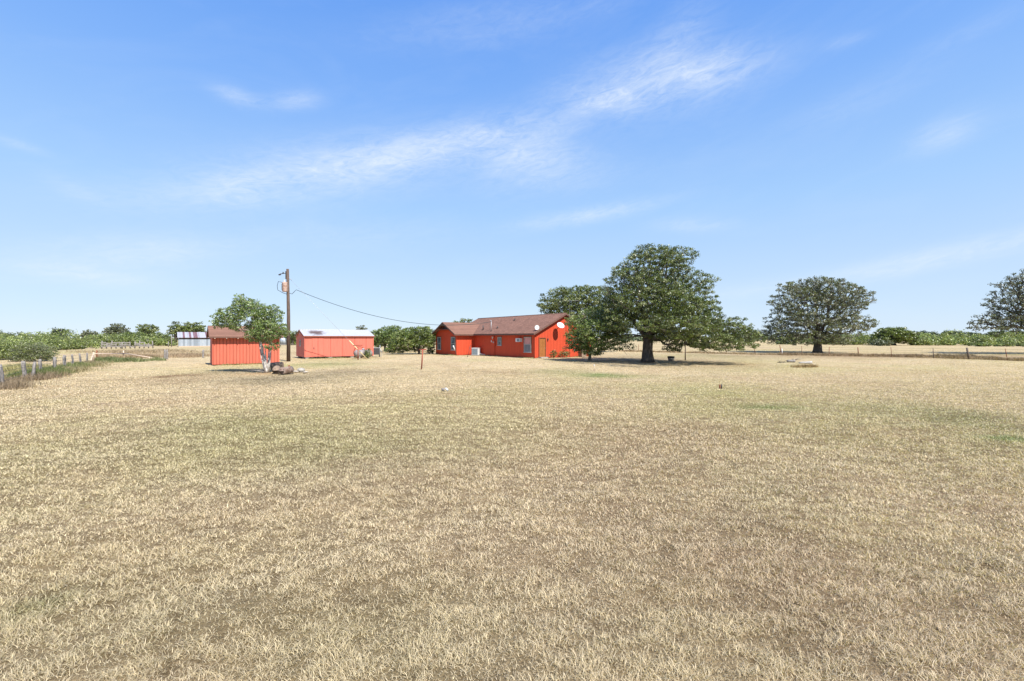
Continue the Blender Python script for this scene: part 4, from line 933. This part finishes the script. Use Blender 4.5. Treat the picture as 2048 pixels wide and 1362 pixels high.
weeds('weeds', 'tall brown dry weeds along the right wire fence', [(G(1240,702),G(1560,709.5),1.2,9000,.1,.3,(.36,.26,.16),.35),(G(1560,709.5),G(1850,714),1.4,14000,.12,.38,(.30,.21,.13),.4),(G(1850,714),G(2080,722),1.2,12000,.12,.36,(.33,.24,.15),.35),
      (G(1870,714),G(1980,716),1.5,5000,.2,.5,(.27,.20,.12),.4),(G(600,706),G(880,704),3,6000,.1,.3,(.40,.31,.20),.3),(G(1590,734),G(1628,733),.4,1500,.08,.25,(.36,.25,.13),.45)], 83)
go = link('dry_grass', GRASS[0], GRASS[1]); tag(go, 'short mown dry straw-coloured grass covering the whole lawn', 'grass', kind='stuff')

# ------------------------------------------------------------------ world
EL, AZV = rad(50), Vector((.606, -.795))
w = bpy.data.worlds.new("World"); bpy.context.scene.world = w; w.use_nodes = True; nt = w.node_tree
bg = nt.nodes['Background']; bg.inputs[1].default_value = .12
sky = nt.nodes.new('ShaderNodeTexSky'); sky.sky_type = 'NISHITA'; sky.sun_disc = False
sky.sun_elevation = EL; sky.sun_rotation = math.atan2(AZV.x, AZV.y); sky.air_density = 1.0; sky.dust_density = 0; sky.ozone_density = 2.5; sky.altitude = 100
tc = nt.nodes.new('ShaderNodeTexCoord'); sx = nt.nodes.new('ShaderNodeSeparateXYZ'); L(nt, tc.outputs['Generated'], sx.inputs[0])
az = mathn(nt, 'ARCTAN2', sx.outputs[0], sx.outputs[1]); el = mathn(nt, 'ARCSINE', sx.outputs[2])
def azel(u, v): 
    x = (u-UC)/F; z = (HV-v)/F; return math.atan2(x, 1), math.atan2(z, math.hypot(1, x))
CL = [(1300,168,135,44,0,1.0),(1360,70,70,30,-30,.5),(1215,198,70,18,6,.7),(1440,140,85,26,2,.8),(1090,40,200,24,-8,.3),(330,400,160,30,-6,.4),(700,470,200,26,-5,.3),(1700,210,150,26,-10,.25),(1050,308,90,34,4,1.2),(900,285,150,26,-14,.9),(640,345,190,38,-12,1.0),(480,375,80,22,-10,.8),(760,320,150,40,-10,.5),(1140,258,40,10,-4,.3),
      (590,202,50,12,-14,.8),(475,193,40,12,5,.8),(1180,430,110,12,-7,1.0),(1385,450,60,12,5,.7),(290,505,170,28,-8,.9),(170,550,120,18,3,.9),(1850,520,230,18,-9,1.0),(1500,580,110,12,-5,.4),
      (1885,270,55,22,-12,.8),(1690,82,35,8,0,.35),(40,290,50,8,8,.5),(150,380,60,14,25,.3),(1120,235,120,12,-12,.35),(900,40,160,25,-12,.22),(1290,640,400,20,0,.2),(1100,360,150,30,-4,.35),(1940,60,110,16,-10,.25)]
tot = None
for (u, v_, ru, rv, an_, k) in CL:
    ca, ce = azel(u, v_); cs = math.cos(ca); a_ = rad(-an_)
    dx = mathn(nt, 'SUBTRACT', az, ca); dy = mathn(nt, 'SUBTRACT', el, ce)
    su = ru/F*cs*cs; sv = rv/F*cs
    X_ = mathn(nt, 'ADD', mathn(nt, 'MULTIPLY', dx, math.cos(a_)/su), mathn(nt, 'MULTIPLY', dy, math.sin(a_)/su))
    Y_ = mathn(nt, 'ADD', mathn(nt, 'MULTIPLY', dx, -math.sin(a_)/sv), mathn(nt, 'MULTIPLY', dy, math.cos(a_)/sv))
    q = mathn(nt, 'ADD', mathn(nt, 'MULTIPLY', X_, X_), mathn(nt, 'MULTIPLY', Y_, Y_))
    e = mathn(nt, 'MULTIPLY', mathn(nt, 'EXPONENT', mathn(nt, 'MULTIPLY', q, -.7)), k)
    tot = e if tot is None else mathn(nt, 'ADD', tot, e)
cbn = nt.nodes.new('ShaderNodeCombineXYZ'); r1 = rad(8)
L(nt, mathn(nt, 'ADD', mathn(nt, 'MULTIPLY', az, math.cos(r1)*4.2), mathn(nt, 'MULTIPLY', el, math.sin(r1)*4.2-1.1)), cbn.inputs[0])
L(nt, mathn(nt, 'ADD', mathn(nt, 'MULTIPLY', az, -math.sin(r1)*13), mathn(nt, 'MULTIPLY', el, math.cos(r1)*13)), cbn.inputs[1])
n1 = noise(nt, 1.5, 9, .68, cbn.outputs[0], .5); n2 = noise(nt, 5.5, 7, .68, cbn.outputs[0], 1.2)
nn = mathn(nt, 'ADD', mathn(nt, 'MULTIPLY', n1, .5), mathn(nt, 'MULTIPLY', n2, .5))
th = mathn(nt, 'MULTIPLY', mathn(nt, 'SUBTRACT', nn, .36), 3.0, None, True)
veil = mathn(nt, 'MULTIPLY', mathn(nt, 'SUBTRACT', noise(nt, .9, 6, .6, cbn.outputs[0], .5), .5), .45, None, True)
cf_ = mathn(nt, 'ADD', mathn(nt, 'MULTIPLY', mathn(nt, 'MULTIPLY', tot, mathn(nt, 'ADD', .18, mathn(nt, 'MULTIPLY', th, .82))), .56), mathn(nt, 'MULTIPLY', veil, .5), None, True)
hs_ = nt.nodes.new('ShaderNodeHueSaturation'); hs_.inputs['Saturation'].default_value = 1.0; L(nt, sky.outputs[0], hs_.inputs['Color'])
skyc = mixc(nt, .88, hs_.outputs[0], rampn(nt, mathn(nt, 'MULTIPLY', el, 1/1.2, None, True), [(0, (3.2,4.05,5.1)), (.09, (2.9,3.85,5.15)), (.22, (2.1,3.4,5.35)), (.38, (1.25,2.55,5.3)), (.55, (.7,1.9,5.0)), (1, (.45,1.3,4.2))]))
L(nt, mixc(nt, cf_, skyc, (4.7,5.1,5.5)), bg.inputs[0])
sun = bpy.data.lights.new('sun', 'SUN'); sun.energy = 5.0; sun.angle = rad(.53); sun.color = (1, .955, .88)
so = bpy.data.objects.new('sun', sun); C.objects.link(so)
dirv = Vector((AZV.x*math.cos(EL), AZV.y*math.cos(EL), math.sin(EL))); so.rotation_euler = dirv.to_track_quat('Z', 'Y').to_euler(); so.location = (20, -20, 40)

cam = bpy.data.cameras.new('camera'); co = bpy.data.objects.new('camera', cam); C.objects.link(co)
cam.sensor_width = 36; cam.lens = F/2048*36; co.location = (0, 0, H); co.rotation_euler = (math.pi/2, 0, 0)
cam.shift_y = -(681-HV)/2048; cam.clip_start = .1; cam.clip_end = 6000
sc = bpy.context.scene; sc.camera = co
sc.render.resolution_x = 1024; sc.render.resolution_y = 681
sc.view_settings.view_transform = 'Standard'; sc.view_settings.look = 'None'; sc.view_settings.gamma = 1; sc.view_settings.exposure = .66
sc.view_settings.use_curve_mapping = False
